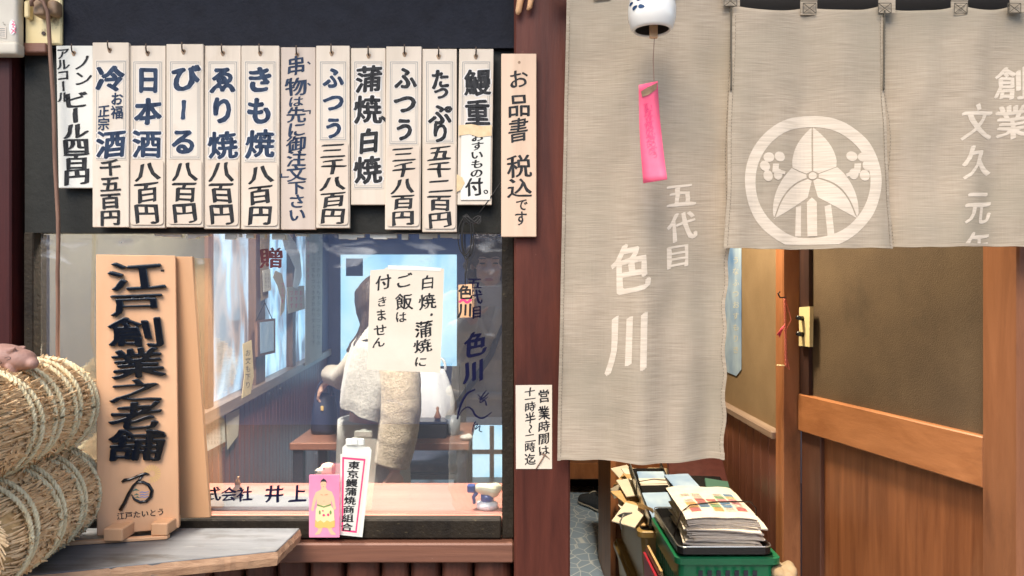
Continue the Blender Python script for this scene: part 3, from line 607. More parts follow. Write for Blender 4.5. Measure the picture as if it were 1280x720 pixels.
priced(527.7, 571, 61, 290, 'plaque reading tappuri with a large price, right of the black futsuu plaque', [('た', 550, 99, 24, 26), ('っ', 551, 114, 23, 22), ('ぷ', 550.5, 143, 30, 28), ('り', 550, 166, 25, 27)], '五千二百円', 'ink', -.020, s0=180, pw=31)
t, mp = plaque(574, 617, 61, 256, 'plaque for eel over rice, mended across its middle with yellowed tape', M['board'], -.024, -.012)
label_paper(t, mp, 577, 76, 614, 160, True)
bold(t, mp, [('鰻', 598, 103, 34, 34), ('重', 598, 141, 32, 34)], 'ink')
slip(t, mp, 578, 162, 615, 250, 1, 'white_paper')
letter(t, 'ink', [C('おすいもの', 598, 166, 222, 17, mp, kind='brush', b=.035, lift=.0024, h=12), G1('付', 595, 234, 23, 24, mp, kind='brush', b=.03, lift=.0024), G1('。', 604, 246, 17, 17, mp, kind='brush', b=.02, lift=.0024)], 'price_lettering')
for q in ([(574.5, 157), (590, 155.5), (603, 158), (616, 157), (616, 170), (600, 172), (588, 168), (575, 170)], [(573, 218), (580, 222), (583, 229), (578, 238), (573, 240)]):
    bm = BM(); sheet(bm, q, mp, .0026, .0004); obj('tape', bm, M['tape'], t)
t, mp = plaque(626.5, 670.5, 67, 296, 'tan menu heading plaque fixed to the red brown post', M['boardtan'], -.050, .0, nail=False)
letter(t, 'ink', [G1('お', 648, 99, 26, 25, mp, b=.02), G1('品', 648.5, 132, 30, 30, mp, b=.02), G1('書', 648, 162, 26, 32, mp, b=.02), G1('税', 649, 208, 32, 30, mp, b=.02), G1('込', 650, 235, 33, 26, mp, b=.02), G1('で', 652, 256, 16, 17, mp, b=.02), G1('す', 651, 273, 17, 20, mp, b=.02)])
bm = BM(); q = mp(649, 78, .0003); vs = [bm.verts.new(q + Vector((.0028 * math.cos(a), 0, .0028 * math.sin(a)))) for a in [k * PI / 5 for k in range(10)]]; bm.faces.new(vs); obj('nail_hole', bm, M['burnt'], t)

# ================================================================== NOREN CURTAIN
YN = -.085
nor = thing('noren_curtain', 'faded grey beige linen shop curtain with white family crest and lettering', 'curtain', P(1000, 312, YN))
def wave(panel, u, z):                     # fold depth of the cloth: u metres from the left edge of the panel
    zt = 1.86; h = max(0, zt - z)
    a = .004 + .013 * min(h / .8, 1)
    w = a * math.sin(u * 2 * PI / .23 + panel * 1.7 + .6 * math.sin(h * 3)) + .35 * a * math.sin(u * 2 * PI / .094 + 2.1 * panel + 2 * h)
    w += .007 * noise.noise(Vector((u * 9, h * 7, panel * 5))) + .0025 * noise.noise(Vector((u * 26, h * 17, panel * 3 + 7))) * min(1, h * 4 + .2)
    if panel: w += .010 * math.exp(-h / .10) * math.cos(u * 2 * PI / .146 - .2)        # gathers under the loops
    return w
NY = {0: YN, 1: YN - .004, 2: YN + .001}
def nmap(panel):
    def f(px, py, k):
        p = P(px, py, NY[panel]); p.y += wave(panel, p.x - X(700, YN), p.z) - k; return p
    return f
EDGE = {0: (lambda y: 708.5 - 11.5 * y / 577, lambda y: 917 - 10.5 * (y / 577) + 1.6 * math.sin(y / 37) + (1.2 * math.sin(y / 9) if y > 250 else 0), -14, 577),
        1: (lambda y: 915 - 12 * y / 310 + 1.0 * math.sin(y / 30), lambda y: 1104 + (0 if y < 118 else 13 * ((y - 118) / 195) ** 1.6), 6, 311),
        2: (lambda y: 1104.6 + (0 if y < 118 else 12.6 * ((y - 118) / 195) ** 1.8) + (5.5 * math.sin(PI * min(max((y - 118) / 105, 0), 1)) ** 1.0), lambda y: 1330 - 4 * y / 310, 6, 308.5)}
def sag(px): # scalloped top edge between the loops
    L = [700, 806, 913, 1012, 1106, 1201, 1268, 1340]
    for a, b in zip(L[:-1], L[1:]):
        if a <= px <= b: return math.sin(PI * (px - a) / (b - a)) ** .8
    return 0
for p in (0, 1, 2):
    l, r, y0, y1 = EDGE[p]; mp = nmap(p); bm = BM(); nx, ny = 70, 64; g = []
    for i in range(nx + 1):
        rowv = []
        for j in range(ny + 1):
            y = y0 + (y1 - y0) * j / ny; px = l(y) + (r(y) - l(y)) * i / nx
            if p: y += (4 + 9 * sag(px)) * (1 - j / ny) ** 3 - 5 * (1 - j / ny) ** 3
            y += (.7 * math.sin(px / 31 + p) + .25 * math.sin(px / 6)) * (j / ny) ** 6
            rowv.append(bm.verts.new(mp(px, y, 0)))
        g.append(rowv)
    for i in range(nx):
        for j in range(ny): bm.faces.new([g[i][j], g[i + 1][j], g[i + 1][j + 1], g[i][j + 1]])
    o = obj('cloth_panel', bm, M['linen'], nor, smooth=True); sd = o.modifiers.new('thickness', 'SOLIDIFY'); sd.thickness = .001; sd.offset = 0
    # folded hems: raised strips along the edges
    def hem(path, name='hem', m='linen_hem', lift=.0011):
        bm = BM(); prev = None
        for (ax, ay), (bx_, by_) in path:
            a = bm.verts.new(mp(ax, ay, lift)); b = bm.verts.new(mp(bx_, by_, lift))
            if prev: bm.faces.new([prev[0], prev[1], b, a])
            prev = (a, b)
        h = obj(name, bm, M[m], nor); s2 = h.modifiers.new('thickness', 'SOLIDIFY'); s2.thickness = .0006; s2.offset = 0
    ys = [y0 + 16 + (y1 - y0 - 16) * k / 60 for k in range(61)]
    hem([((l(y) + .1, y), (l(y) + 4.2, y)) for y in ys]); hem([((r(y) - 4.0, y), (r(y) - .1, y)) for y in ys])
    xs = [l(y1) + (r(y1) - l(y1)) * k / 60 for k in range(61)]
    hh = 9 if p == 0 else 4
    bot = lambda x: (.7 * math.sin(x / 31 + p) + .25 * math.sin(x / 6))
    hem([((x, y1 - hh + bot(x) * .6), (x, y1 - .2 + bot(x))) for x in xs], lift=.0016)
    # stitch dashes on the edges
    bm = BM()
    for k in range(int((y1 - 20) / 4.2)):
        y = 20 + k * 4.2
        for x in (l(y) + 4.0, r(y) - 4.0):
            vs = [bm.verts.new(mp(x + a, y + b, .0021)) for a, b in ((-.22, 0), (.22, 0), (.22, 2.1), (-.22, 2.1))]; bm.faces.new(vs)
    obj('stitching', bm, M['stitch'], nor)
# sewn seams joining the panels near the top
for sx, p, y0, y1 in ((913.5, 1, 10, 117), (1104.5, 1, 14, 119)):
    bm = BM(); mp = nmap(p); q = [mp(sx - .02 * (y - 10), y, .004) for y in range(y0, y1, 5)]; tube(bm, q, .0016, 6); obj('seam', bm, M['stitch'], nor, smooth=True)
# hanging loops and the rod they hang from
bm = BM(); ry = P(900, -22, YN)
tube(bm, [Vector((X(690, YN), YN, ry.z)), Vector((.6, YN, ry.z)), Vector((1.3, YN, ry.z))], .013, 14); tag(obj('curtain_rod', bm, M['black'], None, True), 'black curtain rod over the doorway, carrying the linen curtain', 'rod')
for i, (cx, ct) in enumerate(((913, 9), (1012, 18), (1106, 18), (1201, 18), (1268, 18), (752, 0), (832, 0))):
    bm = BM(); mp = nmap(1 if cx > 905 else 0); q = []
    for s in range(13):
        f = s / 12; w = 10.5
        y = ct - f * (ct + 22)
        c = mp(cx, min(max(y, 2), 18), .004); z = Z(y, YN); yy = c.y if y > 0 else c.y + (ry.y - .0155 - c.y) * min(1, -y / 16)
        q.append([Vector((X(cx - w, YN), yy, z)), Vector((X(cx + w, YN), yy, z)), Vector((X(cx + w, YN), yy + .0015, z)), Vector((X(cx - w, YN), yy + .0015, z))])
    loft(bm, q); lo = obj('hanging_loop', bm, M['linen_hem'], nor)
    if cx > 905:
        bm = BM(); f0 = lambda a, b, k=.0095: P(cx + a, b, mp(cx, min(max(b, 2), 18), 0).y - k)
        for (a, b), (c, e) in (((-8, ct - 1.5), (8, ct - 1.5)), ((-8, ct - 14), (8, ct - 14)), ((-8, ct - 14), (-8, ct - 1.5)), ((8, ct - 14), (8, ct - 1.5)), ((-8, ct - 14), (8, ct - 1.5)), ((8, ct - 14), (-8, ct - 1.5))):
            tube(bm, [f0(a, b), f0((a + c) / 2, (b + e) / 2), f0(c, e)], .0007, 5)
        obj('cross_stitch', bm, M['stitch'], lo)
def dye(fn, panel, name):                 # undyed lettering: follows the cloth, cut finely so it bends with it
    flat_ = lambda px, py, k: Vector((px, k, -py))
    bm = BM(); fn(bm, flat_)
    x0 = min(v.co.x for v in bm.verts); x1 = max(v.co.x for v in bm.verts); z0 = min(v.co.z for v in bm.verts); z1 = max(v.co.z for v in bm.verts)
    k = x0
    while k < x1:
        bmesh.ops.bisect_plane(bm, geom=bm.verts[:] + bm.edges[:] + bm.faces[:], plane_co=(k, 0, 0), plane_no=(1, 0, 0)); k += 5
    k = z0
    while k < z1:
        bmesh.ops.bisect_plane(bm, geom=bm.verts[:] + bm.edges[:] + bm.faces[:], plane_co=(0, 0, k), plane_no=(0, 0, 1)); k += 9
    if panel: bmesh.ops.bisect_plane(bm, geom=bm.verts[:] + bm.edges[:] + bm.faces[:], plane_co=(0, 0, -305.5), plane_no=(0, 0, -1), clear_outer=True)
    mp = nmap(panel)
    for v in bm.verts: v.co = mp(v.co.x, -v.co.z, v.co.y)
    return obj(name, bm, M['dyed'], nor)
BR = dict(kind='brush', b=.032, lift=.0010, slope=.10, wob=.03)
dye(lambda bm, m: [put(bm, '五', 851, 243, 39, 33, m, **BR), put(bm, '代', 853, 283, 38, 38, m, **BR), put(bm, '目', 847.5, 320, 37, 32, m, **BR)], 0, 'small_lettering')
dye(lambda bm, m: [put(bm, '色', 787, 336, 47, 66, m, kind='brush', b=.036, lift=.0010, slope=.08, wob=.025), put(bm, '川', 784, 427, 52, 80, m, kind='brush', b=.036, lift=.0010, slope=.14, wob=.02)], 0, 'large_lettering')
dye(lambda bm, m: [put(bm, '創', 1266, 103, 44, 44, m, **BR), put(bm, '業', 1268, 151, 44, 44, m, **BR), put(bm, '年', 1222, 312 - 3, 44, 42, m, **BR), put(bm, '文', 1220, 153, 44, 46, m, **BR), put(bm, '久', 1220, 202, 44, 44, m, **BR), put(bm, '元', 1221, 259, 44, 44, m, **BR)], 2, 'founding_lettering')
def crest(bm, m):
    L_ = .0010; cx, cy = 1014, 227.5
    n = 72; a = [bm.verts.new(m(cx + 85 * math.cos(2 * PI * k / n), cy + 84 * math.sin(2 * PI * k / n), L_)) for k in range(n)]; b = [bm.verts.new(m(cx + 71 * math.cos(2 * PI * k / n), cy + 70 * math.sin(2 * PI * k / n), L_)) for k in range(n)]
    for k in range(n): bm.faces.new([a[k], a[(k + 1) % n], b[(k + 1) % n], b[k]])
    def poly(pts, l=L_): bm.faces.new([bm.verts.new(m(x, y, l)) for x, y in pts])
    def arc(p0, p1, p2, n=10): return [((1 - t) ** 2 * p0[0] + 2 * t * (1 - t) * p1[0] + t * t * p2[0], (1 - t) ** 2 * p0[1] + 2 * t * (1 - t) * p1[1] + t * t * p2[1]) for t in [k / n for k in range(n)]]
    c = (1018, 219)
    for s in (-1, 1):         # upper leaf in two halves, side leaves in two halves: thin gaps are the veins
        poly([(c[0] + s * .9, 158)] + arc((c[0] + s * 3, 160), (c[0] + s * 26, 182), (c[0] + s * 27, 206)) + [(c[0] + s * 26, 209), (c[0] + s * 7, 216), (c[0] + s * .9, 213)])
        tip = (c[0] + s * 52, 274)
        mid = arc((c[0] + s * 6, 222), (c[0] + s * 36, 232), (c[0] + s * 47, 265))
        poly([(c[0] + s * 7, 217)] + arc((c[0] + s * 27, 209.5), (c[0] + s * 56, 236), tip) + [(c[0] + s * 50.6, 272)] + [(x + s * .7, y - .7) for x, y in mid[::-1]])
        poly([(x - s * .6, y + .8) for x, y in mid] + [(c[0] + s * 49.4, 273.4)] + arc(tip, (c[0] + s * 20, 258), (c[0] + s * 1.5, 243)) + [(c[0] + s * .8, 225)])
        xs = c[0] + s * 17; poly([(xs - 4 - s * 1, 258), (xs + 3 - s * 1, 256), (xs + 4.5 + s, 295), (xs - 3 + s, 295)])
        fx, fy = (968, 209) if s < 0 else (1069, 209)
        for k, (dx, dy) in enumerate(((-8, -12), (6, -13), (-13, -1), (-9, 11), (4, 9))):
            poly(oval(fx + dx * (1 if s < 0 else -1), fy + dy, 7, 6, 14, .4 * k), L_ + k * .00008)
        poly([(fx - 3, fy - 4), (fx + 5, fy - 4), (fx + 4, fy + 6), (fx - 4, fy + 6)], L_ + .0005)
        poly([(fx - s * -2, fy + 2), (fx - s * 14, fy + 9), (fx - s * 13, fy + 13), (fx - s * -4, fy + 8)] if s > 0 else [(fx - 2, fy + 2), (fx + 14, fy + 5), (fx + 13, fy + 9), (fx - 4, fy + 7)], L_ + .0006)
    poly([(1011.5, 252), (1017, 246), (1022, 252), (1022.5, 295), (1012, 295)], L_ + .0007)
    poly(oval(1018, 219, 4.6, 4.6, 18), L_ + .0008)
dye(crest, 1, 'crest')

# ================================================================== WIND CHIME
yc = -.21; cc = P(815, 8, yc); mpp = (D + yc) / F
wc = thing('wind_chime', 'white porcelain wind chime with blue petals and a hot pink paper tail', 'wind chime', P(815, 40, yc))
def lathe(bm, c, prof, n=28):
    loft(bm, [[Vector((c.x + r * math.cos(2 * PI * k / n), c.y + r * math.sin(2 * PI * k / n), c.z + z)) for k in range(n)] for r, z in prof], caps=False)
bm = BM(); u = mpp
outer = [(.5 * u, 30 * u), (12 * u, 28 * u), (22 * u, 22 * u), (28 * u, 10 * u), (30 * u, -4 * u), (29.5 * u, -16 * u), (26 * u, -28 * u), (23 * u, -31 * u)]
inner = [(21 * u, -30 * u), (25 * u, -18 * u), (25 * u, 0), (18 * u, 18 * u), (2 * u, 24 * u)]
lathe(bm, cc, outer + inner); bowl = obj('bell', bm, M['porcelain'], wc, True)
bm = BM(); lathe(bm, cc, [(20.6 * u, -29 * u), (24.3 * u, -18 * u), (24.3 * u, 0), (17 * u, 18 * u), (2 * u, 23 * u)]); obj('dark_inside', bm, M['porcelain_in'], bowl, True)  # dark brown liner inside the bell
bm = BM()
def prof_r(zz):
    for (r0, z0), (r1, z1) in zip(outer[:-1], outer[1:]):
        if z1 <= zz <= z0: return r0 + (r1 - r0) * (z0 - zz) / (z0 - z1)
    return 20 * u
def petal(az, zc, ln, wd, ang):
    vs = []
    for k in range(14):
        a = 2 * PI * k / 14; s, q = ln * math.cos(a), wd * math.sin(a) * (1 - .4 * math.cos(a)); zz = zc + (s * math.sin(ang) + q * math.cos(ang)); da = (s * math.cos(ang) - q * math.sin(ang)) / (28 * u)
        r = prof_r(zz) + .0005; vs.append(bm.verts.new((cc.x + r * math.sin(az + da), cc.y - r * math.cos(az + da), cc.z + zz)))
    bm.faces.new(vs)
for az, zc, an in ((-.95, 8 * u, .5), (-.72, 1 * u, -.2), (-.95, -8 * u, .3), (-.62, -9 * u, -.3), (-1.2, -1 * u, 0), (.75, 12 * u, .6), (1.0, 5 * u, 0)): petal(az, zc, 4.2 * u, 2.3 * u, an)
obj('painted_petals', bm, M['blue_glaze'], bowl)
bm = BM(); p = P(817, 39, yc); bx(bm, p.x - 5 * u, p.x + 5 * u, p.y - .003, p.y + .003, p.z - 9 * u, p.z + 8 * u, .0012); obj('clapper', bm, M['peach'], wc)
bm = BM(); tube(bm, [P(815, -60, yc), P(815, -22, yc)], .0008, 6); obj('hanging_cord', bm, M['cord'], wc)
bm = BM(); tube(bm, [P(818, 45, yc), P(816.5, 75, yc), P(817.5, 101, yc)], .0007, 6); obj('tail_string', bm, M['cord'], wc)
bm = BM(); n = 16; g = []
def tailp(f, s, k=0):
    y = 103 + 124 * f; cx = 811 + 7.5 * f; w = 13.2 + .4 * f
    q = P(cx + s * w, y - 4.5 * s * (1 - .55 * f) + 1.5 * math.sin(9 * f) * s, yc); q.y += .012 * math.sin(3.1 * f + .3) + s * .010 * (1 - 2.0 * f) - k; return q
for j in range(n + 1): g.append([bm.verts.new(tailp(j / n, s)) for s in (-1, -.33, .33, 1)])
for a, b in zip(g[:-1], g[1:]):
    for k in range(3): bm.faces.new([a[k], a[k + 1], b[k + 1], b[k]])
tl = obj('paper_tail', bm, M['pinkstrip'], wc, True); sd = tl.modifiers.new('thickness', 'SOLIDIFY'); sd.thickness = .0006
def tmap(px, py, k): f = (py - 103) / 124; return tailp(f, (px - 811 - 7.5 * f) / 13.3, k + .0006)
bm = BM()
for cx, y0, y1, w in ((813, 132, 200, 9), (808, 130, 195, 8)):
    for i in range(10): put(bm, random.choice('うたいふつきもりすの'), cx + i * .7, y0 + (y1 - y0) * i / 10, w, 8, tmap, kind='none', lift=.0004)
obj('red_writing', bm, M['magenta'], tl)
bm = BM(); vs = [bm.verts.new(tmap(x, y, .0008)) for x, y in ((801, 112), (810, 108), (824, 105), (822, 112), (812, 117), (803, 119))]; bm.faces.new(vs); obj('sticker', bm, M['burnt'], tl)

# ================================================================== SIGNBOARD ON THE SHELF
BL, BR_, TL = P(121, 670, -.1095), P(224, 660, -.064), P(120, 318, -.082)
TR = TL + (BR_ - BL) * .985; SN = (TL - BL).cross(BR_ - BL).normalized()
if SN.y > 0: SN = -SN
ZS = .842
sg = thing('sign_board', 'pale cypress sign board with raised black characters standing on the grey shelf', 'sign', (BL + BR_) / 2 * 1.0)
bm = BM(); prism(bm, [BL, BR_, TR, TL], -SN * .014, .0012); obj('board', bm, M['sign'], sg)
r0, r1, r2, r3 = P(150, 648, -.012), P(265, 645, -.008), P(243, 321, -.016), P(150, 321, -.018)
bm = BM(); prism(bm, [r0, r1, r2, r3], Vector((0, -.010, 0)), .001); obj('rear_board', bm, M['signdark'], sg)
bm = BM(); a, b = (TL + TR) / 2 - SN * .014, P(225, 330, -.028); bx(bm, a.x - .03, a.x + .05, a.y - .001, -.026, a.z - .03, a.z - .026); obj('hinge', bm, M['nail'], sg)
smp = slab(BL, SN)
for ch, cx, cy, w, h in (('江', 171.5, 346, 74, 42), ('戸', 172, 380, 70, 32), ('創', 171, 415, 74, 42), ('業', 172, 454, 70, 42), ('之', 171, 488, 70, 32), ('老', 171, 519, 68, 40), ('舗', 171, 556, 74, 44)):
    bm = BM(); put(bm, ch, cx, cy, w * .98, h * .93, smp, kind='bold', b=.030, lift=-.0005, slope=.09, wob=.03)
    r = bmesh.ops.extrude_face_region(bm, geom=bm.faces[:])
    for v in [g for g in r['geom'] if isinstance(g, bmesh.types.BMVert)]: v.co += SN * .0075
    obj('raised_character', bm, M['lacquer'], sg, True, remesh=.0008, smooths=5)
def lac(paths, name, m, rr, parent=sg):
    bm = BM()
    for pts, rs in paths: tube(bm, [smp(x, y, .0012) for x, y in pts], rs, 8)
    return obj(name, bm, M[m], parent, True)
mm = (D - .09) / F
lac([([(152.6, 602.5), (156, 600), (163, 599), (170, 596), (177, 593), (182, 592), (187, 593)], [1.6 * mm, 2.3 * mm, 1.8 * mm, 1.7 * mm, 1.9 * mm, 1.9 * mm, .7 * mm]),
     ([(179, 594), (174, 600), (167, 607), (161, 617), (156, 628), (150.5, 637.5)], [1.2 * mm, 1.5 * mm, 1.8 * mm, 2.1 * mm, 2.3 * mm, 2.4 * mm]),
     ([(167, 606), (172, 603), (179, 602.5), (186, 606), (190, 613), (188.5, 621), (183, 626.5), (175, 627.5), (168, 624), (164.5, 618)], [1.2 * mm, 1.6 * mm, 1.9 * mm, 2.1 * mm, 2.3 * mm, 2.2 * mm, 2 * mm, 1.8 * mm, 1.4 * mm, .7 * mm])], 'emblem_stroke', 'lacquer', 0)
bm = BM()
for k in range(20):
    a = 2 * PI * k / 20
    if 2.0 < a < 2.9: continue
    stroke(bm, [(190 + 4 * math.cos(a), 592 + 4 * math.sin(a)), (190 + 8 * math.cos(a), 592 + 8 * math.sin(a)), (190 + 11 * math.cos(a), 592 + 11 * math.sin(a))], [.5, .9, 1.3], smp, .0005, 3)
obj('emblem_sun', bm, M['gold'], sg)
bm = BM()
for q in ([(165, 614), (170, 610.5), (175, 613.5), (171, 613)], [(166.5, 619.5), (171, 616.5), (174, 619), (170, 618.6)], [(168.5, 622), (172, 620), (175, 622.4), (171, 622)]): bm.faces.new([bm.verts.new(smp(x, y, .0005)) for x, y in q])
obj('emblem_hills', bm, M['teal'], sg)
bm = BM()
for y in (614, 617, 620): stroke(bm, [(174.5, y + 2), (178, y + .8), (181, y + 1.6), (185.8, y)], [.7, 1.1, 1.0, .6], smp, .0005, 4)
obj('emblem_waves', bm, M['sea'], sg)
bm = BM()
for i, ch in enumerate('江戸たいとう'): put(bm, ch, 151 + 10 * i, 645 - 1.05 * i, 10, 9.5, smp, kind='brush', b=.018, lift=.0006, slope=.08)
obj('small_lettering', bm, M['ink'], sg)
for a, b in ((131, 155), (190, 211)):
    bm = BM(); q = P((a + b) / 2, 674, -.125 + (.0 if a < 150 else .03)); w = (b - a) / 2 * (D - .12) / F
    bx(bm, q.x - w, q.x + w, q.y - .006, q.y + .05, ZS + .007, ZS + .030, .002); obj('foot_block', bm, M['sign'], sg)
bm = BM(); a, b = P(82, 693, -.135), P(209, 686, -.10); a.z = b.z = ZS + .0005; dd = Vector((0, .012, 0)); prism(bm, [a, b, b + dd, a + dd], Vector((0, 0, .006)), .001); obj('base_strip', bm, M['sign'], sg)

# shelf in front of the window
sh = thing('display_shelf', 'grey weathered shelf plank with a raw cut edge jutting out below the window', 'shelf', (-.75, -.1, .8))
S1, S2, S3 = (-.411, 1.298 - D), (-.405, 1.418 - D), (-1.35, 1.05 - D)
poly = [S3, (-.745, 1.196 - D), S1, S2, (-.405, -.034), (-1.35, -.034)]
bm = BM(); prism(bm, [Vector((x, y, ZS)) for x, y in poly], Vector((0, 0, -.022)), .0012); obj('plank', bm, M['shelf'], sh)
bm = BM()
path = [S3, (-.745, 1.196 - D), (-.60, 1.2415 - D), (-.50, 1.27 - D), S1, S2]
rings = []
pp = []
for i in range(len(path) - 1):
    for k in range(10): t = k / 10; pp.append(Vector((path[i][0] * (1 - t) + path[i + 1][0] * t, path[i][1] * (1 - t) + path[i + 1][1] * t, 0)))
pp.append(Vector((*path[-1], 0)))
for i, p in enumerate(pp):
    tg = (pp[min(i + 1, len(pp) - 1)] - pp[max(i - 1, 0)]).normalized(); n = Vector((tg.y, -tg.x, 0)); j = .0015 * noise.noise(p * 60) + .0012 * noise.noise(p * 170)
    c = p; rings.append([c + n * (.0012 + j) + Vector((0, 0, ZS - .0015)), c + n * (.004 + 1.5 * j) + Vector((0, 0, ZS - .012)), c + n * (.001 + 2 * j) + Vector((0, 0, ZS - .0255 + j)), c - n * .006 + Vector((0, 0, ZS - .0265)), c - n * .006 + Vector((0, 0, ZS - .0235)), c + n * .0005 + Vector((0, 0, ZS - .021))])
loft(bm, rings); obj('raw_edge', bm, M['cut'], sh)
for x in (-.55, -1.0): bm = BM(); bx(bm, x - .012, x + .012, -.15, -.032, ZS - .055, ZS - .028, .002); obj('bracket', bm, M['rail'], sh)

# ------------------------------------------------------------------ straw bales
def bale(label, Aa, Bb, r, bands, seed, sq=1.0):
    rnd = random.Random(seed); ax = (Bb - Aa); Ln = ax.length; ax.normalize(); u = ax.cross(Vector((0, 0, 1))).normalized(); w = u.cross(ax)
    def pt(t, a, rr): return Aa + ax * (Ln * t) + (u * math.cos(a) + w * math.sin(a) * sq) * rr
    def rad(t):
        e = min(t, 1 - t) / .12
        rr = r * (math.sqrt(max(0, 1 - (1 - min(e, 1)) ** 2)) * .35 + .65)
        for b in bands: rr -= .0055 * math.exp(-((t - b) / .022) ** 2)
        return rr
    t = thing('straw_bale', label, 'straw bale', (Aa + Bb) / 2 - Vector((0, 0, r)), 'straw rice bales stacked on the shelf')
    bm = BM(); loft(bm, [[pt(k / 40, 2 * PI * j / 36, rad(k / 40) - .004 + .003 * noise.noise(Vector((k * .3, j, seed)))) for j in range(36)] for k in range(41)]); obj('core', bm, M['straw_core'], t, True)
    bm = BM()
    def fibre(pts, fr):
        prev = None
        for i, p in enumerate(pts):
            d = (pts[min(i + 1, len(pts) - 1)] - pts[max(i - 1, 0)]).normalized(); s = d.cross(p - Aa - ax * (p - Aa).dot(ax))
            if s.length < 1e-6: s = u
            s.normalize(); nn = s.cross(d)
            rg = [bm.verts.new(p + s * fr), bm.verts.new(p + nn * fr), bm.verts.new(p - s * fr)]
            if prev:
                for k in range(3): bm.faces.new([prev[k], prev[(k + 1) % 3], rg[(k + 1) % 3], rg[k]])
            prev = rg
    for i in range(2400):
        a = rnd.uniform(0, 2 * PI); t0 = rnd.uniform(-.01, .85); t1 = min(1.01, t0 + rnd.uniform(.15, .5)); da = rnd.gauss(0, .14); lift = rnd.uniform(-.003, .0025); ps = []
        for k in range(9):
            q = k / 8; tt = t0 + (t1 - t0) * q; ps.append(pt(tt, a + da * q + .02 * math.sin(9 * tt + i), rad(min(max(tt, .0), 1)) + lift + (rnd.uniform(.001, .010) if k in (0, 8) and rnd.random() < .45 else 0)))
        fibre(ps, rnd.uniform(.0009, .0019))
    for end, sgn in ((0, -1), (1, 1)):                     # straws folded over the ends and swirled to the middle
        for i in range(420):
            a = rnd.uniform(0, 2 * PI); r1 = r * rnd.uniform(.72, .92); r2 = r * rnd.uniform(.05, .5); ps = []
            for k in range(6):
                q = k / 5; ps.append(pt(end, a + 1.1 * q, r1 + (r2 - r1) * q) + ax * sgn * (.004 + .016 * math.sin(q * 1.8) + rnd.uniform(0, .005)))
            fibre(ps, rnd.uniform(.0008, .0015))
        for i in range(60):
            a = rnd.uniform(0, 2 * PI); p0 = pt(end, a, r * rnd.uniform(.0, .25)) + ax * sgn * .016
            fibre([p0, p0 + ax * sgn * .012 + u * rnd.uniform(-.01, .01), p0 + ax * sgn * .018 + u * rnd.uniform(-.02, .02) + w * rnd.uniform(-.02, .02)], .0012)
    obj('straw', bm, M['straw'], t)
    for b in bands:
        for off in (-.011, .011):
            bm = BM(); n = 110; tw = rnd.uniform(20, 26); sk = rnd.uniform(-.02, .02); ph = rnd.uniform(0, 6)
            for st in range(3):
                pts = []
                for k in range(n):
                    a = 2 * PI * k / n; c = a * round(tw) + st * 2 * PI / 3
                    tt = b + off / Ln * .9 + sk * math.sin(a) + .008 * math.sin(2 * a + ph)
                    pts.append(pt(tt, a, rad(min(max(tt, .02), .98)) + .0042 + .0022 * math.cos(c)) + ax * (.0024 * math.sin(c)))
                tube(bm, pts, .0024, 6, closed=True)
            obj('rope', bm, M['rope'], t, True)
    for b, a in zip(bands, (3.35, 3.0, 3.5, 2.8)):         # knots on the side that faces the street
        for a_ in (a, ):
            bm = BM(); c = pt(b, a_, r + .006)
            for k in range(3):
                ps = [c + ax * (.016 * math.cos(q) * (1 - .2 * k)) + w * (.010 * math.sin(q + k)) + (c - Aa - ax * (c - Aa).dot(ax)).normalized() * (.004 * math.sin(2 * q + k * 2)) for q in [2 * PI * i / 14 for i in range(14)]]
                tube(bm, ps, .0038, 6, closed=True)
            nrm = (c - Aa - ax * (c - Aa).dot(ax)).normalized()
            for sgn in (-1, 1):
                e = c + ax * (.034 * sgn) - w * .012 + nrm * .007
                tube(bm, [c, c + ax * .018 * sgn + nrm * .006, e], [.004, .0038, .0042], 6)
                for k in range(9): tube(bm, [e, e + ax * sgn * rnd.uniform(.006, .018) + w * rnd.uniform(-.01, .008) + nrm * rnd.uniform(-.002, .008)], .0007, 4)
            obj('knot', bm, M['rope'], t, True)
    return t
bale('upper straw bale with pale twisted rope, carrying the small clay pig', Vector((-.800, .98 - D, 1.094)), Vector((-.842, 1.375 - D, 1.088)), .084, (.40, .56, .74, .90), 3)
bale('lower straw bale resting on the shelf, its swirled round end facing the street', Vector((-.795, 1.06 - D, .929)), Vector((-.838, 1.385 - D, .928)), .083, (.14, .42, .66, .88), 5)
# clay pig on the upper bale
pg = P(12, 447, -.27); bm = BM(); kx = (D - .27) / F
E3 = lambda c, r: ell(bm, c, r, None, 3)
E3(pg + Vector((-.012, 0, 0)), (.042, .026, .0225)); E3(pg + Vector((.022, -.004, -.003)), (.022, .019, .017)); cap(bm, pg + Vector((.028, -.006, -.006)), pg + Vector((.042, -.009, -.008)), .011, .0095)
for dx, dy in ((-.035, -.014), (-.035, .014), (.012, -.014), (.012, .014)): cap(bm, pg + Vector((dx, dy, -.012)), pg + Vector((dx, dy, -.026)), .009, .008)
for dy in (-.014, .010): cap(bm, pg + Vector((.012, dy, .012)), pg + Vector((.020, dy - .004, .017)), .007, .002)
pig = tag(obj('clay_pig', bm, M['clay'], None, True, loc=(pg.x, pg.y, pg.z - .034), remesh=.0016, smooths=2), 'small pinkish clay pig with brush writing lying on the upper straw bale', 'figurine')
bm = BM()
for i, ch in enumerate('ふくいのもつ'):
    x = (-.042 + .011 * i)
    def pm(px, py, k):
        z = py * .001; xx = px * .001; q = max(.02, 1 - ((xx + .012) / .042) ** 2 - (z / .0225) ** 2); return pg + Vector((xx, -.026 * math.sqrt(q) - .0030 - k, z))
    put(bm, ch if ch != 'く' else 'つ', x * 1000, 4 - 5 * (i % 2), 9, 9, lambda px, py, k: pm(px, -py, k), kind='none', lift=.0002)
obj('brush_writing', bm, M['ink'], pig)

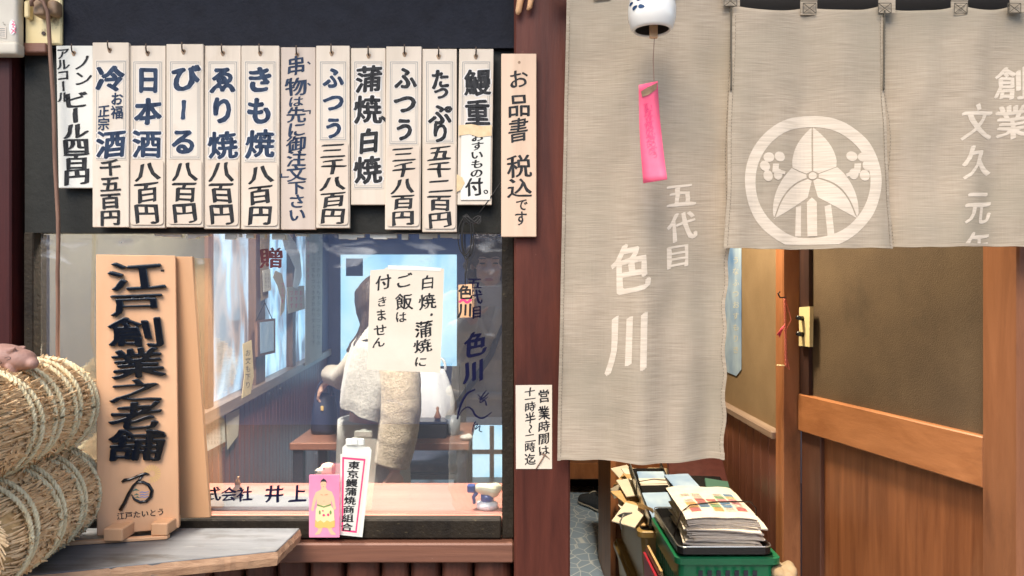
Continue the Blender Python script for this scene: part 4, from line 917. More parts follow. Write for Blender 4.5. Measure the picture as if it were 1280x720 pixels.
# ================================================================== THINGS ON AND BESIDE THE WINDOW
# painted lettering on the glass belongs to the pane
pane = [o for o in win.children if o.name.startswith('pane')][0]
gm = flat(.0174)
GP = dict(kind='brush', b=.028, lift=.0002, slope=.06)
letter(pane, 'ink_navy', [G1(c, 246 + 20 * i, 617.5, 20, 19, gm, **GP) for i, c in enumerate('株式会社')] + [G1('井', 343, 617, 25, 23, gm, **GP), G1('上', 372, 617, 24, 23, gm, **GP)], 'donor_lettering')
letter(pane, 'ink_red', [G1('贈', 339.5, 322.5, 31, 27, gm, kind='brush', b=.03, lift=.0002, slope=.05)], 'gift_lettering')
letter(pane, 'ink_navy', [G1('五', 593, 354, 20, 15, gm, **GP), G1('代', 594, 371, 18, 19, gm, **GP), G1('目', 596, 390, 14, 17, gm, **GP), G1('色', 594, 430, 28, 33, gm, kind='brush', b=.05, lift=.0002, slope=.16), G1('川', 592, 464, 27, 30, gm, kind='brush', b=.05, lift=.0002, slope=.16)], 'owner_lettering')
bm = BM(); stroke(bm, [(594, 487), (584, 492), (576, 506), (571.5, 524), (577, 514), (584, 509), (590, 512), (595, 520), (604, 522.5), (615, 515)], [1.2, 2.6, 2.8, 1.2, 1, 1.4, 2, 2.2, 2.0, .6], gm, .0002, 6)
stroke(bm, [(597, 493), (603, 498), (611, 491)], [.8, 1.6, .8], gm, .00026, 5); stroke(bm, [(608, 488), (602, 496), (600, 503), (606, 501), (608, 507)], [.8, 1.6, 1.2, 1.2, 1.8], gm, .00032, 5); stroke(bm, [(610, 496), (604, 500), (598, 498)], [.8, 1.2, .8], gm, .00038, 5)
stroke(bm, [(595, 527), (592, 531), (590, 540)], [1, 1.2, .8], gm, .0002, 4); stroke(bm, [(592, 533), (597, 530), (594, 537), (600, 532), (599, 538), (603, 540)], [.8, 1.2, 1, 1.2, 1.4, .6], gm, .00026, 4)
obj('brush_flourish', bm, M['ink_navy'], pane)
# paper notice
t = thing('paper_notice', 'cream handwritten paper notice taped to the middle of the window glass', 'notice', P(506, 465, .016))
bm = BM(); mp = flat(.0166); q = [(463, 338), (480, 336.5), (484, 334), (520, 334), (555, 336), (553, 400), (550, 466), (505, 464), (458.5, 462), (461, 400)]; sheet(bm, q, mp, .0002, .0008); obj('sheet', bm, M['notice'], t)
HW = dict(kind='brush', b=.022, lift=.0013, slope=.13, wob=.035)
letter(t, 'ink', [G1(c, x, y, w, h, mp, **HW) for c, x, y, w, h in (('白', 534.5, 353, 19, 18), ('焼', 534, 377, 22, 20), ('・', 539, 393, 14, 14), ('蒲', 530, 411, 23, 22), ('焼', 528.5, 432, 23, 18), ('に', 526, 452, 17, 14), ('ご', 505, 351, 22, 19), ('飯', 505.5, 377, 22, 21), ('は', 501.5, 396, 15, 15), ('付', 479, 353, 21, 19), ('き', 478, 377, 14, 14), ('ま', 476.5, 394, 15, 16), ('せ', 475, 412, 17, 16), ('ん', 473.5, 428, 17, 14))])
bm = BM(); sheet(bm, [(485, 331.5), (521, 332.5), (552, 335), (551, 339), (520, 338), (485, 337)], mp, .0012, .0003); obj('tape', bm, M['clearfilm'], t)
# opening hours paper on the post
t = thing('hours_notice', 'cream opening hours paper in two handwritten columns stuck on the red brown post', 'notice', P(667, 586, -.036))
mp = flat(-.0355); bm = BM(); sheet(bm, [(644.5, 481.5), (690, 481), (690, 586), (645, 586)], mp, .0002, .0007); obj('sheet', bm, M['notice'], t)
HW2 = dict(kind='brush', b=.026, lift=.0012, slope=.12, wob=.035)
letter(t, 'ink', [G1(c, 680 - .1 * i, y, 15, h, mp, **HW2) for i, (c, y, h) in enumerate((('営', 495, 17), ('業', 516, 18), ('時', 533, 15), ('間', 548, 15), ('は', 563, 13)))] + [G1(c, 662.5, y, 14, h, mp, **HW2) for c, y, h in (('十', 489.5, 12), ('一', 498.5, 11), ('時', 508.5, 13), ('半', 522.5, 15), ('〜', 536, 12), ('二', 547.5, 13), ('時', 559, 13), ('迄', 574, 15))])
bm = BM(); tube(bm, [mp(670, 586, .002), mp(676, 576, .003), mp(681, 568, .002)], .0011, 6); tube(bm, [mp(676, 567, .002), mp(681, 568, .003), mp(687, 573.5, .002)], [.0006, .0011, .0004], 6); obj('wire_clip', bm, M['cord'], t)
# hanging name tag
t = thing('name_tag', 'small orange wooden name tag hanging from a knotted black cord before the glass', 'tag', P(581, 397, -.02))
yk = -.024; bm = BM(); tube(bm, [P(626, 228, -.03), P(611, 250, yk), P(598, 268, yk)], .0011, 6)
for (dx, ph) in ((0, 0), (2, 1.2), (-2, 2.6)):
    tube(bm, [P(583 + dx + (6 + ph) * math.sin(a), 296 + (28 - 2 * ph) * -math.cos(a), yk - .002 * math.sin(a + ph)) for a in [2 * PI * k / 22 for k in range(22)]], .0012, 6, closed=True)
for k in range(4): tube(bm, [P(590 + 11 * math.cos(a + k), 275 + 5 * math.sin(a * 2 + k), yk - .003 * math.sin(a)) for a in [2 * PI * j / 16 for j in range(16)]], .0013, 6, closed=True)
tube(bm, [P(585, 322, yk), P(581.5, 345, yk), P(581.5, 358, yk)], .0013, 6); obj('cord', bm, M['twine'], t, True)
bm = BM(); mp = flat(yk); sheet(bm, [(573, 356), (590, 355), (590, 396.5), (573.5, 397)], mp, -.003, .004); obj('plate', bm, M['peach'], t)
letter(t, 'ink', [G1('色', 581.5, 365.5, 18, 19, mp, kind='bold', b=.035, lift=.0012), G1('川', 581.5, 387.5, 18, 18, mp, kind='bold', b=.04, lift=.0012)])
bm = BM(); stroke(bm, [(574, 378), (579, 374.5), (584, 378), (589, 374)], [2.5, 3.5, 3, 3.5], mp, .0014, 5); obj('red_seal', bm, M['magenta'], t)
# wrestler card and union tag standing on the rail
t = thing('wrestler_card', 'pink card with a painted sumo wrestler propped at the foot of the window', 'card', P(405, 672, -.028))
mp = flat(-.0265); bm = BM(); sheet(bm, rrect(386.5, 593.5, 424.5, 671.5, .8), mp, -.001, .002); obj('card', bm, M['pink'], t)
def fill(nm, m, shapes, lift):
    bm = BM()
    for i, s in enumerate(shapes): bm.faces.new([bm.verts.new(mp(x, y, lift + i * .00006)) for x, y in s])
    obj(nm, bm, M[m], t)
fill('wrestler_body', 'skin_print', [oval(404.5, 605, 3.7, 5), [(402.5, 608), (407, 608), (409, 612), (415, 614.5), (418, 622), (419.5, 632), (416.5, 634), (414.5, 625), (413.5, 633), (396.5, 633), (396, 623), (394.5, 628), (392, 637), (389.5, 635), (391.5, 624), (395, 615), (401, 612)], [(398.5, 657), (404, 658), (402, 664), (399.5, 667.5), (394, 668.5), (394, 667), (397.5, 663)], [(408.5, 658), (414.5, 657), (416, 663), (420, 667), (419.5, 668.5), (414, 668), (411, 663)], oval(391, 636, 1.8, 2.6), oval(418.5, 634.5, 1.8, 2.4)], .0012)
fill('wrestler_hair', 'strap', [[(400.8, 603.5), (401.5, 600.2), (403.5, 598.8), (404.5, 597.6), (406, 598.6), (408, 600.3), (408.6, 603.5), (407, 601.6), (402.5, 601.6)]], .0018)
fill('wrestler_lines', 'skin_line', [oval(403, 605, .5, .3, 8), oval(406.2, 605, .5, .3, 8), oval(404.6, 608, .9, .3, 8), [(401, 617.4), (404, 618.2), (404, 618.6), (401, 617.9)], [(406, 618.2), (410, 617.2), (410, 617.7), (406, 618.6)], oval(405.2, 626, .4, .4, 8)], .0019)
fill('apron', 'cream_print', [[(397, 631), (414, 631), (417.5, 637), (418.5, 650), (413, 652), (409, 650), (405, 653), (401, 650), (397, 652), (394.5, 649), (395, 637)]], .0018)
fill('apron_fringe', 'ochre_print', [[(394.2, 650), (419, 650.5), (418.5, 658.5), (412, 660), (405, 659), (398, 660), (393.8, 658)]], .0017)
fill('belt', 'green_print', [[(396.5, 629.5), (405, 632.3), (414.2, 629.2), (414.2, 631), (405, 634), (396.5, 631.4)], oval(400, 640, 1.2, 2.6, 10), oval(413.5, 640, 1.2, 2.6, 10)], .0024)
fill('apron_flower', 'magenta', [oval(405, 643.5, 1.6, 1.5, 10), oval(410.5, 643, 1.5, 1.6, 10), oval(404, 638, 1, 1, 8)], .0024)
t = thing('association_tag', 'white tag with pink border and black column of writing in a clear holder', 'tag', P(440, 670, -.02))
mp = flat(-.0185); bm = BM(); sheet(bm, [(428, 559), (431, 556), (462, 559), (464.5, 563), (453, 671.5), (424, 668.5)], mp, -.0012, .0012); obj('holder', bm, M['clearfilm'], t)
bm = BM(); sheet(bm, [(425.5, 567.5), (459.5, 570), (448.5, 669), (425, 665.5)], mp, .0001, .0006); obj('paper', bm, M['white_paper'], t)
o_, i_ = [(428, 571), (457, 573.5), (445.8, 666), (427, 663.6)], [(430.2, 573.6), (454.8, 575.8), (444.2, 663.4), (429, 661.4)]
bm = BM()
for k in range(4): bm.faces.new([bm.verts.new(mp(x, y, .001)) for x, y in (o_[k], o_[(k + 1) % 4], i_[(k + 1) % 4], i_[k])])
obj('pink_border', bm, M['magenta'], t)
letter(t, 'ink', [G1(c, 442.5 - 1.3 * i, 581.5 + 11.0 * i, 15, 10.8, mp, kind='brush', b=.036, lift=.0011, slope=-.02) for i, c in enumerate('東京鰻蒲焼商組合')])
bm = BM(); a = mp(444, 553, .002); bx(bm, a.x - .018, a.x + .018, a.y - .002, a.y + .003, a.z - .006, a.z + .008, .002); bx(bm, a.x - .006, a.x + .006, a.y - .004, a.y - .0021, a.z - .004, a.z + .010, .001); obj('clip', bm, M['clearfilm'], t)

# ------------------------------------------------------------------ top left corner: box, outlet, cord, straw charm
t = thing('meter_box', 'old beige plastic box with a red scribbled sticker at the top of the end post', 'box', P(0, 66, -.03))
bm = BM(); x1 = X(21, -.045); bx(bm, x1 - .16, x1, -.045, -.021, Z(66, -.045), Z(66, -.045) + .2, .008, seg=3); obj('housing', bm, M['box'], t, True)
bm = BM(); bx(bm, x1 - .165, x1 + .0015, -.048, -.0215, Z(66, -.045) - .003, Z(52, -.045), .006, seg=3); obj('bottom_lid', bm, M['box'], t, True)
mp = flat(-.0455); bm = BM(); sheet(bm, [(-4, 33), (8.2, 33.5), (8, 48.5), (-4, 46)], mp, .0003, .0003); obj('label', bm, M['label'], t)
bm = BM()
for k in range(5): stroke(bm, [(-3, 35.5 + 2.3 * k), (6.5, 36 + 2.3 * k)], [.8, .8], mp, .0009, 2)
obj('label_print', bm, M['line'], t)
bm = BM(); bm.faces.new([bm.verts.new(mp(x, y, .0004)) for x, y in oval(15.5, 34, 4, 9.5)]); obj('oval_sticker', bm, M['porcelain'], t)
bm = BM(); stroke(bm, [(15, 26), (18, 28), (15, 31), (19, 31), (16, 34), (20, 35)], [.8, 1, 1, 1, 1, .6], mp, .0006, 4); stroke(bm, [(14, 36), (20, 41)], [1, 1], mp, .0007, 2); stroke(bm, [(20, 35), (14.5, 42)], [1, 1], mp, .0008, 2); obj('red_scribble', bm, M['magenta'], t)
t = thing('wall_outlet', 'yellowed scorched wall outlet with a blackened plug above the white plaque', 'outlet', P(57, 57, -.014))
bm = BM(); a, b = P(34, 57, -.0135), P(79.5, -14, -.0135); bx(bm, a.x, b.x, -.021, -.0125, a.z, b.z, .0025); obj('plate', bm, M['plate'], t)
bm = BM(); p = P(56, 12, -.03); bx(bm, p.x - .012, p.x + .010, -.048, -.0211, p.z - .016, p.z + .020, .004, seg=2); p = P(70, 12, -.03); bx(bm, p.x - .009, p.x + .009, -.045, -.0211, p.z - .014, p.z + .014, .006, seg=2); obj('plug', bm, M['burnt'], t, True)
bm = BM(); p = P(36, 14, -.03); bx(bm, p.x - .006, p.x + .004, -.036, -.0211, p.z - .014, p.z + .018, .002); obj('socket_edge', bm, M['plate'], t)
bm = BM(); p = P(55, 42, -.0212); tube(bm, [p, p - Vector((0, .002, 0))], .0038, 12); obj('screw', bm, M['nail'], t)
bm = BM(); tube(bm, [P(x, y, d) for x, y, d in ((40, 8, -.055), (39, 2, -.058), (45, -4, -.06), (54, 2, -.06), (59.5, 14, -.055), (61, 35, -.05), (63, 70, -.045), (67, 130, -.043), (68.5, 200, -.043), (72.5, 270, -.042), (73, 300, -.042), (72, 340, -.042), (72.5, 390, -.04), (72, 430, -.04), (73, 475, -.05), (76, 520, -.06))], .0036, 8)
tag(obj('power_cord', bm, M['cord'], None, True, loc=P(72, 475, -.04)), 'brown power cord running from the scorched outlet down past the glass', 'cord')
bm = BM(); tube(bm, [P(652, -20, -.05), P(651, -4, -.05), P(648, 14, -.048), P(646.5, 18, -.047)], [.007, .0066, .006, .003], 8); tube(bm, [P(664, -20, -.05), P(663.5, 0, -.05), P(662, 9, -.048), P(659, 12.5, -.047)], [.006, .0055, .005, .002], 8); tube(bm, [P(650, -20, -.05), P(666, -20, -.05)], .008, 8)
tag(obj('straw_charm', bm, M['peach'], None, True), 'pale orange straw charm ends hanging at the head of the red brown post', 'charm')

# ================================================================== INSIDE THE DINING ROOM
ct = thing('window_counter', 'pinkish red wood counter running along the inside of the window', 'counter', (-.5, .17, .80))
bm = BM(); bx(bm, -.925, .035, .0245, .285, .818, .845, .003); obj('top', bm, M['counter'], ct)
bm = BM(); bx(bm, -.925, .035, .20, .222, .0, .817); obj('front_panel', bm, M['wains_in'], ct)
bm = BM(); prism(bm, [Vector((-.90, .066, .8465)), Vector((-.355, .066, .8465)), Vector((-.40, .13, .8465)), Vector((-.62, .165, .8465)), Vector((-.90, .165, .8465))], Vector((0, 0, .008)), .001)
tag(obj('shelf_reflection_board', bm, M['shelf'], None), 'grey board lying on the left end of the counter inside the window', 'board')  # added board imitates the outside shelf's reflection in the pane
t = thing('gourd_bottle', 'small brown gourd bottle on the grey board behind the painted glass lettering', 'bottle', P(297, 621, .13))
bm = BM(); c = P(297, 619, .13); u = (D + .13) / F; lathe(bm, Vector((c.x, c.y, .8552)), [(.5 * u, 0), (5.5 * u, .5 * u), (7 * u, 5 * u), (6.5 * u, 10 * u), (3.2 * u, 14 * u), (3.8 * u, 17 * u), (2.6 * u, 20 * u), (1.6 * u, 22 * u), (.2 * u, 22.3 * u)]); obj('body', bm, M['gourd'], t, True)
bm = BM(); tube(bm, [Vector((c.x, c.y, .8552 + 21 * u)), Vector((c.x + .001, c.y, .8552 + 25 * u))], 1.3 * u, 8); obj('stopper', bm, M['peach'], t)
t = thing('plush_dog', 'cream toy dog with a brown ear sitting on the counter behind the pink card', 'toy', P(410, 630, .115))
c = P(410, 586, .115); bm = BM(); u = (D + .115) / F
ell(bm, c, (10 * u, 9 * u, 8 * u)); ell(bm, c + Vector((-9 * u, -6 * u, -2 * u)), (6 * u, 6 * u, 4.5 * u)); ell(bm, c + Vector((4 * u, 3 * u, -22 * u)), (12 * u, 10 * u, 16 * u)); ell(bm, c + Vector((-4 * u, -6 * u, -32 * u)), (5 * u, 7 * u, 6 * u)); ell(bm, c + Vector((9 * u, -5 * u, -32 * u)), (5 * u, 7 * u, 6 * u)); ell(bm, Vector((c.x + 2 * u, c.y + 2 * u, .853)), (13 * u, 11 * u, 7 * u))
dg_ = obj('body', bm, M['toy'], t, True, remesh=.0022, smooths=3)
bm = BM(); ell(bm, c + Vector((7 * u, -2 * u, 0)), (3 * u, 5 * u, 6.5 * u)); obj('ear', bm, M['toyspot'], t, True)
bm = BM(); ell(bm, c + Vector((-3 * u, -8.2 * u, 2.5 * u)), (1.3 * u, 1 * u, 1.3 * u)); ell(bm, c + Vector((-12 * u, -11 * u, -1 * u)), (1.6 * u, 1.4 * u, 1.2 * u)); obj('face', bm, M['strap'], t, True)
t = thing('spray_bottle', 'cream spray bottle head with blue trigger standing inside the right corner of the glass', 'spray bottle', P(606, 640, .085))
u = (D + .085) / F; c = P(606, 628, .085); bm = BM(); lathe(bm, Vector((c.x + 3 * u, c.y, .846)), [(13 * u, 0), (14 * u, 1 * u), (13 * u, 6 * u), (7 * u, 9 * u), (6 * u, 10 * u), (.1, 10 * u)][:5] + [(1 * u, 10.2 * u)]); obj('bottle', bm, M['cushion_w'], t, True)
bm = BM(); lathe(bm, Vector((c.x + 3 * u, c.y, .846)), [(7.5 * u, 8 * u), (8.2 * u, 9 * u), (8.2 * u, 16 * u), (6 * u, 17 * u)]); obj('collar', bm, M['bluepl'], t, True)
bm = BM(); z0 = .846; cap(bm, Vector((c.x - 6 * u, c.y, z0 + 24 * u)), Vector((c.x + 10 * u, c.y, z0 + 21 * u)), 6.5 * u, 9 * u); ell(bm, Vector((c.x + 13 * u, c.y, z0 + 24 * u)), (9 * u, 6 * u, 7 * u)); cap(bm, Vector((c.x + 3 * u, c.y, z0 + 15 * u)), Vector((c.x + 3 * u, c.y, z0 + 22 * u)), 6 * u, 6 * u); obj('head', bm, M['creampl'], t, True, remesh=.0012, smooths=2)
bm = BM(); bx(bm, c.x - 22 * u, c.x - 12 * u, c.y - 4 * u, c.y + 4 * u, z0 + 19 * u, z0 + 29 * u, 1.5 * u); obj('nozzle', bm, M['bluepl'], t)
bm = BM(); tube(bm, [Vector((c.x - 10 * u, c.y, z0 + 19 * u)), Vector((c.x - 14 * u, c.y, z0 + 13 * u)), Vector((c.x - 13 * u, c.y, z0 + 5 * u))], [2.6 * u, 2.4 * u, 2 * u], 8); obj('trigger', bm, M['bluepl'], t, True)
# table with what stands on it
tb = thing('dining_table', 'brown wood dining table before the bright glass door of the dining room', 'table', (-.52, 1.62, .006))
bm = BM(); bx(bm, -.86, -.165, 1.42, 1.86, .672, .702, .004); obj('table_top', bm, M['table'], tb)
for x in (-.83, -.195):
    for y in (1.45, 1.83): bm = BM(); bx(bm, x - .02, x + .02, y - .02, y + .02, .0065, .671, .002); obj('leg', bm, M['dark'], tb)
YT = 1.62; T = lambda px, py, y=YT: P(px, py, y)
def on(px, y, z=.7025): p = P(px, 360, y); p.z = z; return p
t = thing('handbag', 'navy black handbag with two handles on the left end of the dining table', 'handbag', on(405, YT)); c = on(406, YT)
rings = []
for z, wx, wy in ((0, .050, .045), (.02, .054, .05), (.09, .05, .04), (.15, .042, .018), (.165, .040, .008)): rings.append([c + Vector((wx * math.copysign(abs(math.cos(q)) ** .6, math.cos(q)), wy * math.copysign(abs(math.sin(q)) ** .6, math.sin(q)), z)) for q in [2 * PI * k / 20 for k in range(20)]])
bm = BM(); loft(bm, rings); obj('body', bm, M['bag'], t, True)
for dy in (-.016, .016): bm = BM(); tube(bm, [c + Vector((.028 * math.cos(q), dy, .155 + .06 * math.sin(q))) for q in [PI * k / 12 for k in range(13)]], .0045, 8); obj('handle', bm, M['bag'], t, True)
bm = BM(); bx(bm, c.x - .006, c.x + .006, c.y - .047, c.y - .041, .80, .82, .002); obj('clasp', bm, M['gold'], t)
t = thing('condiment_box', 'black lacquer condiment box near the right end of the dining table', 'box', on(537, 1.55)); c = on(537, 1.55)
bm = BM(); bx(bm, c.x - .07, c.x + .07, c.y - .05, c.y + .05, .7025, .757, .004); obj('case', bm, M['dark'], t)
bm = BM(); bx(bm, c.x - .073, c.x + .073, c.y - .053, c.y + .053, .7575, .769, .004); obj('lid', bm, M['tray'], t)
bm = BM(); c = on(547, 1.55, .7692); lathe(bm, c, [(.0005, 0), (.012, .001), (.015, .012), (.008, .026), (.005, .036), (.007, .046), (.003, .052), (.0005, .053)]); tag(obj('sauce_bottle', bm, M['gourd'], None, True), 'little brown sauce bottle standing on the black condiment box', 'bottle')
bm = BM(); c = on(566, 1.58); lathe(bm, c, [(.002, 0), (.024, .001), (.029, .01), (.031, .075), (.0285, .075), (.026, .012), (.002, .01)]); tag(obj('tea_cup', bm, M['cup'], None, True), 'grey tea cup standing right of the black condiment box', 'cup')
t = thing('plastic_bag', 'bulging white plastic carrier bag on the table behind the condiment box', 'bag', on(541, 1.74)); c = on(541, 1.74); bm = BM(); rings = []
for k in range(13):
    f = k / 12; z = .25 * f; s = (1 - .35 * f ** 2) * (.9 + .2 * math.sin(PI * f)); rings.append([c + Vector(((.088 * s) * math.cos(q) * (1 + .06 * math.sin(5 * q + 4 * f)), (.055 * s) * math.sin(q) * (1 + .08 * math.sin(4 * q + f)), z)) for q in [2 * PI * j / 40 for j in range(40)]])
loft(bm, rings); obj('body', bm, M['cushion_w'], t, True)
for dx in (-.035, .035): bm = BM(); tube(bm, [c + Vector((dx + .02 * math.cos(q), 0, .245 + .05 * math.sin(q))) for q in [PI * k / 10 for k in range(11)]], .006, 6); obj('handle', bm, M['cushion_w'], t, True)
bm = BM(); c = on(583, 1.47); rings = []
bm.verts.ensure_lookup_table(); ell(bm, c + Vector((0, 0, .011)), (.026, .02, .011), None, 3)
for v in bm.verts: v.co += Vector((0, 0, max(0, .012 * noise.noise(v.co * 60))))
tag(obj('crumpled_tissue', bm, M['white_paper'], None, True), 'crumpled white tissue at the near right corner of the dining table', 'tissue')
bm = BM(); c = on(428, 1.50); bx(bm, c.x - .02, c.x + .02, c.y, c.y + .003, .7025, .757, .001); tag(obj('table_card', bm, M['white_paper'], None), 'small blank white card standing on the table right of the handbag', 'card')
ch = thing('dining_chair', 'dark wooden dining chair with a blue grey seat cushion pulled to the table', 'chair', (-.42, 2.15, .006))
bm = BM(); bx(bm, -.62, -.23, 1.96, 2.34, .42, .445, .004); obj('seat', bm, M['dark'], ch)
bm = BM(); bx(bm, -.61, -.24, 1.97, 2.33, .4455, .49, .018, seg=3); obj('cushion', bm, M['cushion'], ch, True)
for x in (-.60, -.25):
    for y, h in ((1.98, .419), (2.32, .90)):
        bm = BM(); bx(bm, x - .017, x + .017, y - .017, y + .017, .0065, h if y < 2 else .419, .002); obj('leg', bm, M['dark'], ch)
    bm = BM(); bx(bm, x - .015, x + .015, 2.345, 2.372, .40, .92, .003); obj('back_post', bm, M['dark'], ch)
bm = BM(); bx(bm, -.584, -.266, 2.348, 2.368, .72, .90, .004); obj('backrest', bm, M['dark'], ch)
# pieces hung on the side wall
def wmap(off): return slab(A0 + ND * off, ND)
def wall_sheet(name, pts, m, label, cat, off=.03, group=None, extra=None):
    lo = [wmap(off)(x, y, 0) for x, y in pts]; t = thing(name, label, cat, sum(lo, Vector()) / len(lo), group)
    bm = BM(); sheet(bm, pts, wmap(off), 0, .0012); obj('sheet', bm, M[m], t)
    for nm, mm_, fn in (extra or []): bm = BM(); fn(bm, wmap(off)); obj(nm, bm, M[mm_], t)
    return t
def scrib(x0, x1, y0, y1, cols, rows, ww=.5):
    def f(bm, mp):
        for c in range(cols):
            for r in range(rows):
                x = x0 + (x1 - x0) * (c + .5) / cols; y = y0 + (y1 - y0) * (r + .5) / rows; put(bm, random.choice('ふつうおすもきりの下文'), x, y, (x1 - x0) / cols * .8, (y1 - y0) / rows * .9, mp, kind='none', lift=.0016)
    return f
wall_sheet('wainscot_note', [(254, 532), (280, 519), (281.5, 552), (257, 565)], 'white_paper', 'white handwritten note stuck on the room wainscot nearest the glass', 'note', .012, None, [('writing', 'line', scrib(258, 278, 528, 556, 5, 5))])
wall_sheet('wainscot_leaflet', [(282, 518), (299, 511), (297.5, 544), (284, 562)], 'notice', 'blank cream leaflet hanging on the room wainscot beside the white note', 'leaflet', .012)
wall_sheet('calendar_scroll', [(382, 292), (403, 292), (402, 446), (381, 458)], 'white_paper', 'long white calendar scroll with red marks hanging by the far side window', 'calendar', .035, None,
           [('red_marks', 'magenta', scrib(383, 386.5, 300, 350, 1, 6)), ('grey_lines', 'line', scrib(388, 401, 306, 432, 2, 18))])
wall_sheet('printed_paper', [(358.5, 359), (380, 357), (381, 386), (360, 392)], 'white_paper', 'white paper with red figures pinned on the room window under the streamers', 'paper', .03, None, [('red_figures', 'magenta', scrib(361, 379, 362, 386, 3, 3))])
wall_sheet('white_tag', [(328, 338), (337.5, 336), (339, 363), (329, 365)], 'white_paper', 'small white tag with dark lines on the window post of the room', 'tag', .03, None, [('writing', 'ink', scrib(330, 337, 341, 360, 2, 4))])
wall_sheet('long_banner', [(303, 430), (314, 425), (317, 470), (313, 492), (302, 498), (305, 470)], 'cream_print', 'narrow cream banner with dark writing hanging at the first room window', 'banner', .03, None, [('writing', 'ink', scrib(305, 314, 436, 486, 1, 5))])
wall_sheet('pillar_strip', [(325, 292), (337, 292), (335, 372), (326, 376)], 'tan_bag', 'pale tan wooden strip on the room window post above the framed picture', 'strip', .02)
t = wall_sheet('streamers', [(344, 338), (352, 342), (357, 364), (355, 388), (350, 396), (351, 374), (347, 358), (341, 346)], 'notice', 'pinkish paper streamer hanging in the second room window', 'streamer', .035, None, [('pink_spots', 'magenta', scrib(350, 355.5, 352, 380, 1, 4))])
wall_sheet('paper_plume', [(352, 296), (360, 292), (368, 302), (375, 318), (377, 345), (372, 362), (366, 358), (369, 336), (362, 320), (356, 312)], 'cushion_w', 'crumpled white paper plume hanging high in the second room window', 'plume', .036)
t = thing('framed_picture', 'small framed landscape picture hanging by a cord from the room window post', 'picture', wmap(.03)(330, 445, 0))
bm = BM(); sheet(bm, [(318, 401), (341, 398), (341, 441), (318.5, 446)], wmap(.022), 0, .012); fr = obj('frame', bm, M['cord'], t)
bm = BM(); sheet(bm, [(321, 403), (338.5, 401), (338.5, 438), (321.5, 442)], wmap(.022), .0125, .001); obj('painting', bm, M['poster'], t)
bm = BM(); tube(bm, [wmap(.03)(320, 401, 0), wmap(.03)(331, 378, 0), wmap(.03)(340, 398, 0)], .002, 5); obj('cord', bm, M['twine'], t)

# ================================================================== PEOPLE
def frame_of(fwd, up):
    f = fwd.normalized(); r_ = f.cross(up).normalized(); u_ = r_.cross(f); return Matrix((r_, f, u_)).transposed()     # x right, y forward, z up
def head(bm, c, fwd, up=Vector((0, 0, 1)), s=1.0):
    m = frame_of(fwd, up); V_ = lambda x, y, z: c + m @ Vector((x * s, y * s, z * s)); e = lambda p, r: ell(bm, V_(*p), tuple(q * s for q in r), m, 3)
    e((0, -.012, .030), (.072, .090, .082)); e((0, .020, -.035), (.056, .062, .066)); e((0, .040, -.082), (.028, .030, .022))
    for x in (-1, 1): e((.031 * x, .062, -.022), (.024, .020, .022)); e((.075 * x, -.010, -.012), (.010, .018, .029)); e((.030 * x, .071, .012), (.015, .012, .010)); e((.030 * x, .071, .030), (.022, .012, .007))
    cap(bm, V_(0, .076, .014), V_(0, .094, -.022), .008 * s, .013 * s); e((.011, .086, -.025), (.009, .011, .008)); e((-.011, .086, -.025), (.009, .011, .008))
    e((0, .077, -.055), (.022, .012, .006)); e((0, .075, -.065), (.019, .012, .007))
    return V_, m
def hand(bm, w, d, side, curl=.5, s=1.0):
    """palm from wrist w along d; side = direction from little finger to thumb; fingers bend towards side x d"""
    d = d.normalized(); side = (side - d * side.dot(d)).normalized(); n = d.cross(side)
    ell(bm, w + d * .046 * s, (.020 * s, .048 * s, .013 * s), Matrix((side, d, n)).transposed(), 3)
    ell(bm, w + d * .060 * s, (.036 * s, .030 * s, .012 * s), Matrix((side, d, n)).transposed(), 3)
    for i, (o, l) in enumerate(((.028, .070), (.010, .078), (-.009, .072), (-.027, .056))):
        p = w + d * (.082 - abs(o) * .15) * s + side * o * s; a = 0; q = p
        for k, fr in enumerate((.45, .32, .23)):
            a += curl * (.5 if k == 0 else .8); dr = d * math.cos(a) + n * math.sin(a); e = q + dr * l * fr * s; cap(bm, q, e, (.0088 - .0009 * k) * s, (.0082 - .0009 * k) * s, 8); q = e
    t0 = w + d * .028 * s + side * .022 * s; t1 = t0 + (side * .030 + d * .022 + n * .008) * s; t2 = t1 + (side * .008 + d * .030 + n * .014) * s
    cap(bm, t0, t1, .0115 * s, .0095 * s, 8); cap(bm, t1, t2, .0095 * s, .008 * s, 8)

# the guest inside, bending over the table with a hand on the bag
Y1 = 1.10
gp = thing('person', 'person in grey wrap and cream fleece sleeves bending to a handbag behind the notice', 'person', (-.48, 1.12, .006))
Q = lambda px, py, y=Y1: P(px, py, y)
bm = BM()
hc = Q(478, 388, 1.12); V_, hm = head(bm, hc, Vector((-.75, .45, -.45)))
neck = Q(487, 420, 1.13); chest = Q(484, 455, Y1); hip = Q(458, 560, 1.10)
cap(bm, hc + Vector((.01, 0, -.05)), neck, .048, .055); cap(bm, neck, chest, .065, .11, 16); cap(bm, chest, hip + Vector((.02, 0, 0)), .11, .09, 16)
for dx in (-.035, .07): cap(bm, hip + Vector((dx, 0, -.02)), Vector((hip.x + .016 + dx * 1.1, 1.12, .45)), .07, .055); cap(bm, Vector((hip.x + .016 + dx * 1.1, 1.12, .45)), Vector((hip.x + .016 + dx * 1.1, 1.14, .10)), .056, .04); cap(bm, Vector((hip.x + .016 + dx * 1.1, 1.14, .06)), Vector((hip.x + .016 + dx * 1.1, 1.0, .04)), .04, .03)
w1 = on(411, 1.60, .925); el1 = Q(432, 470, 1.28); sh1 = Q(462, 428, 1.16)
cap(bm, sh1, el1, .05, .042); cap(bm, el1, w1, .038, .024); hand(bm, w1 + Vector((.0, -.01, .0)), Vector((-.4, .15, -.5)), Vector((-.2, .9, .3)), .8, .85)
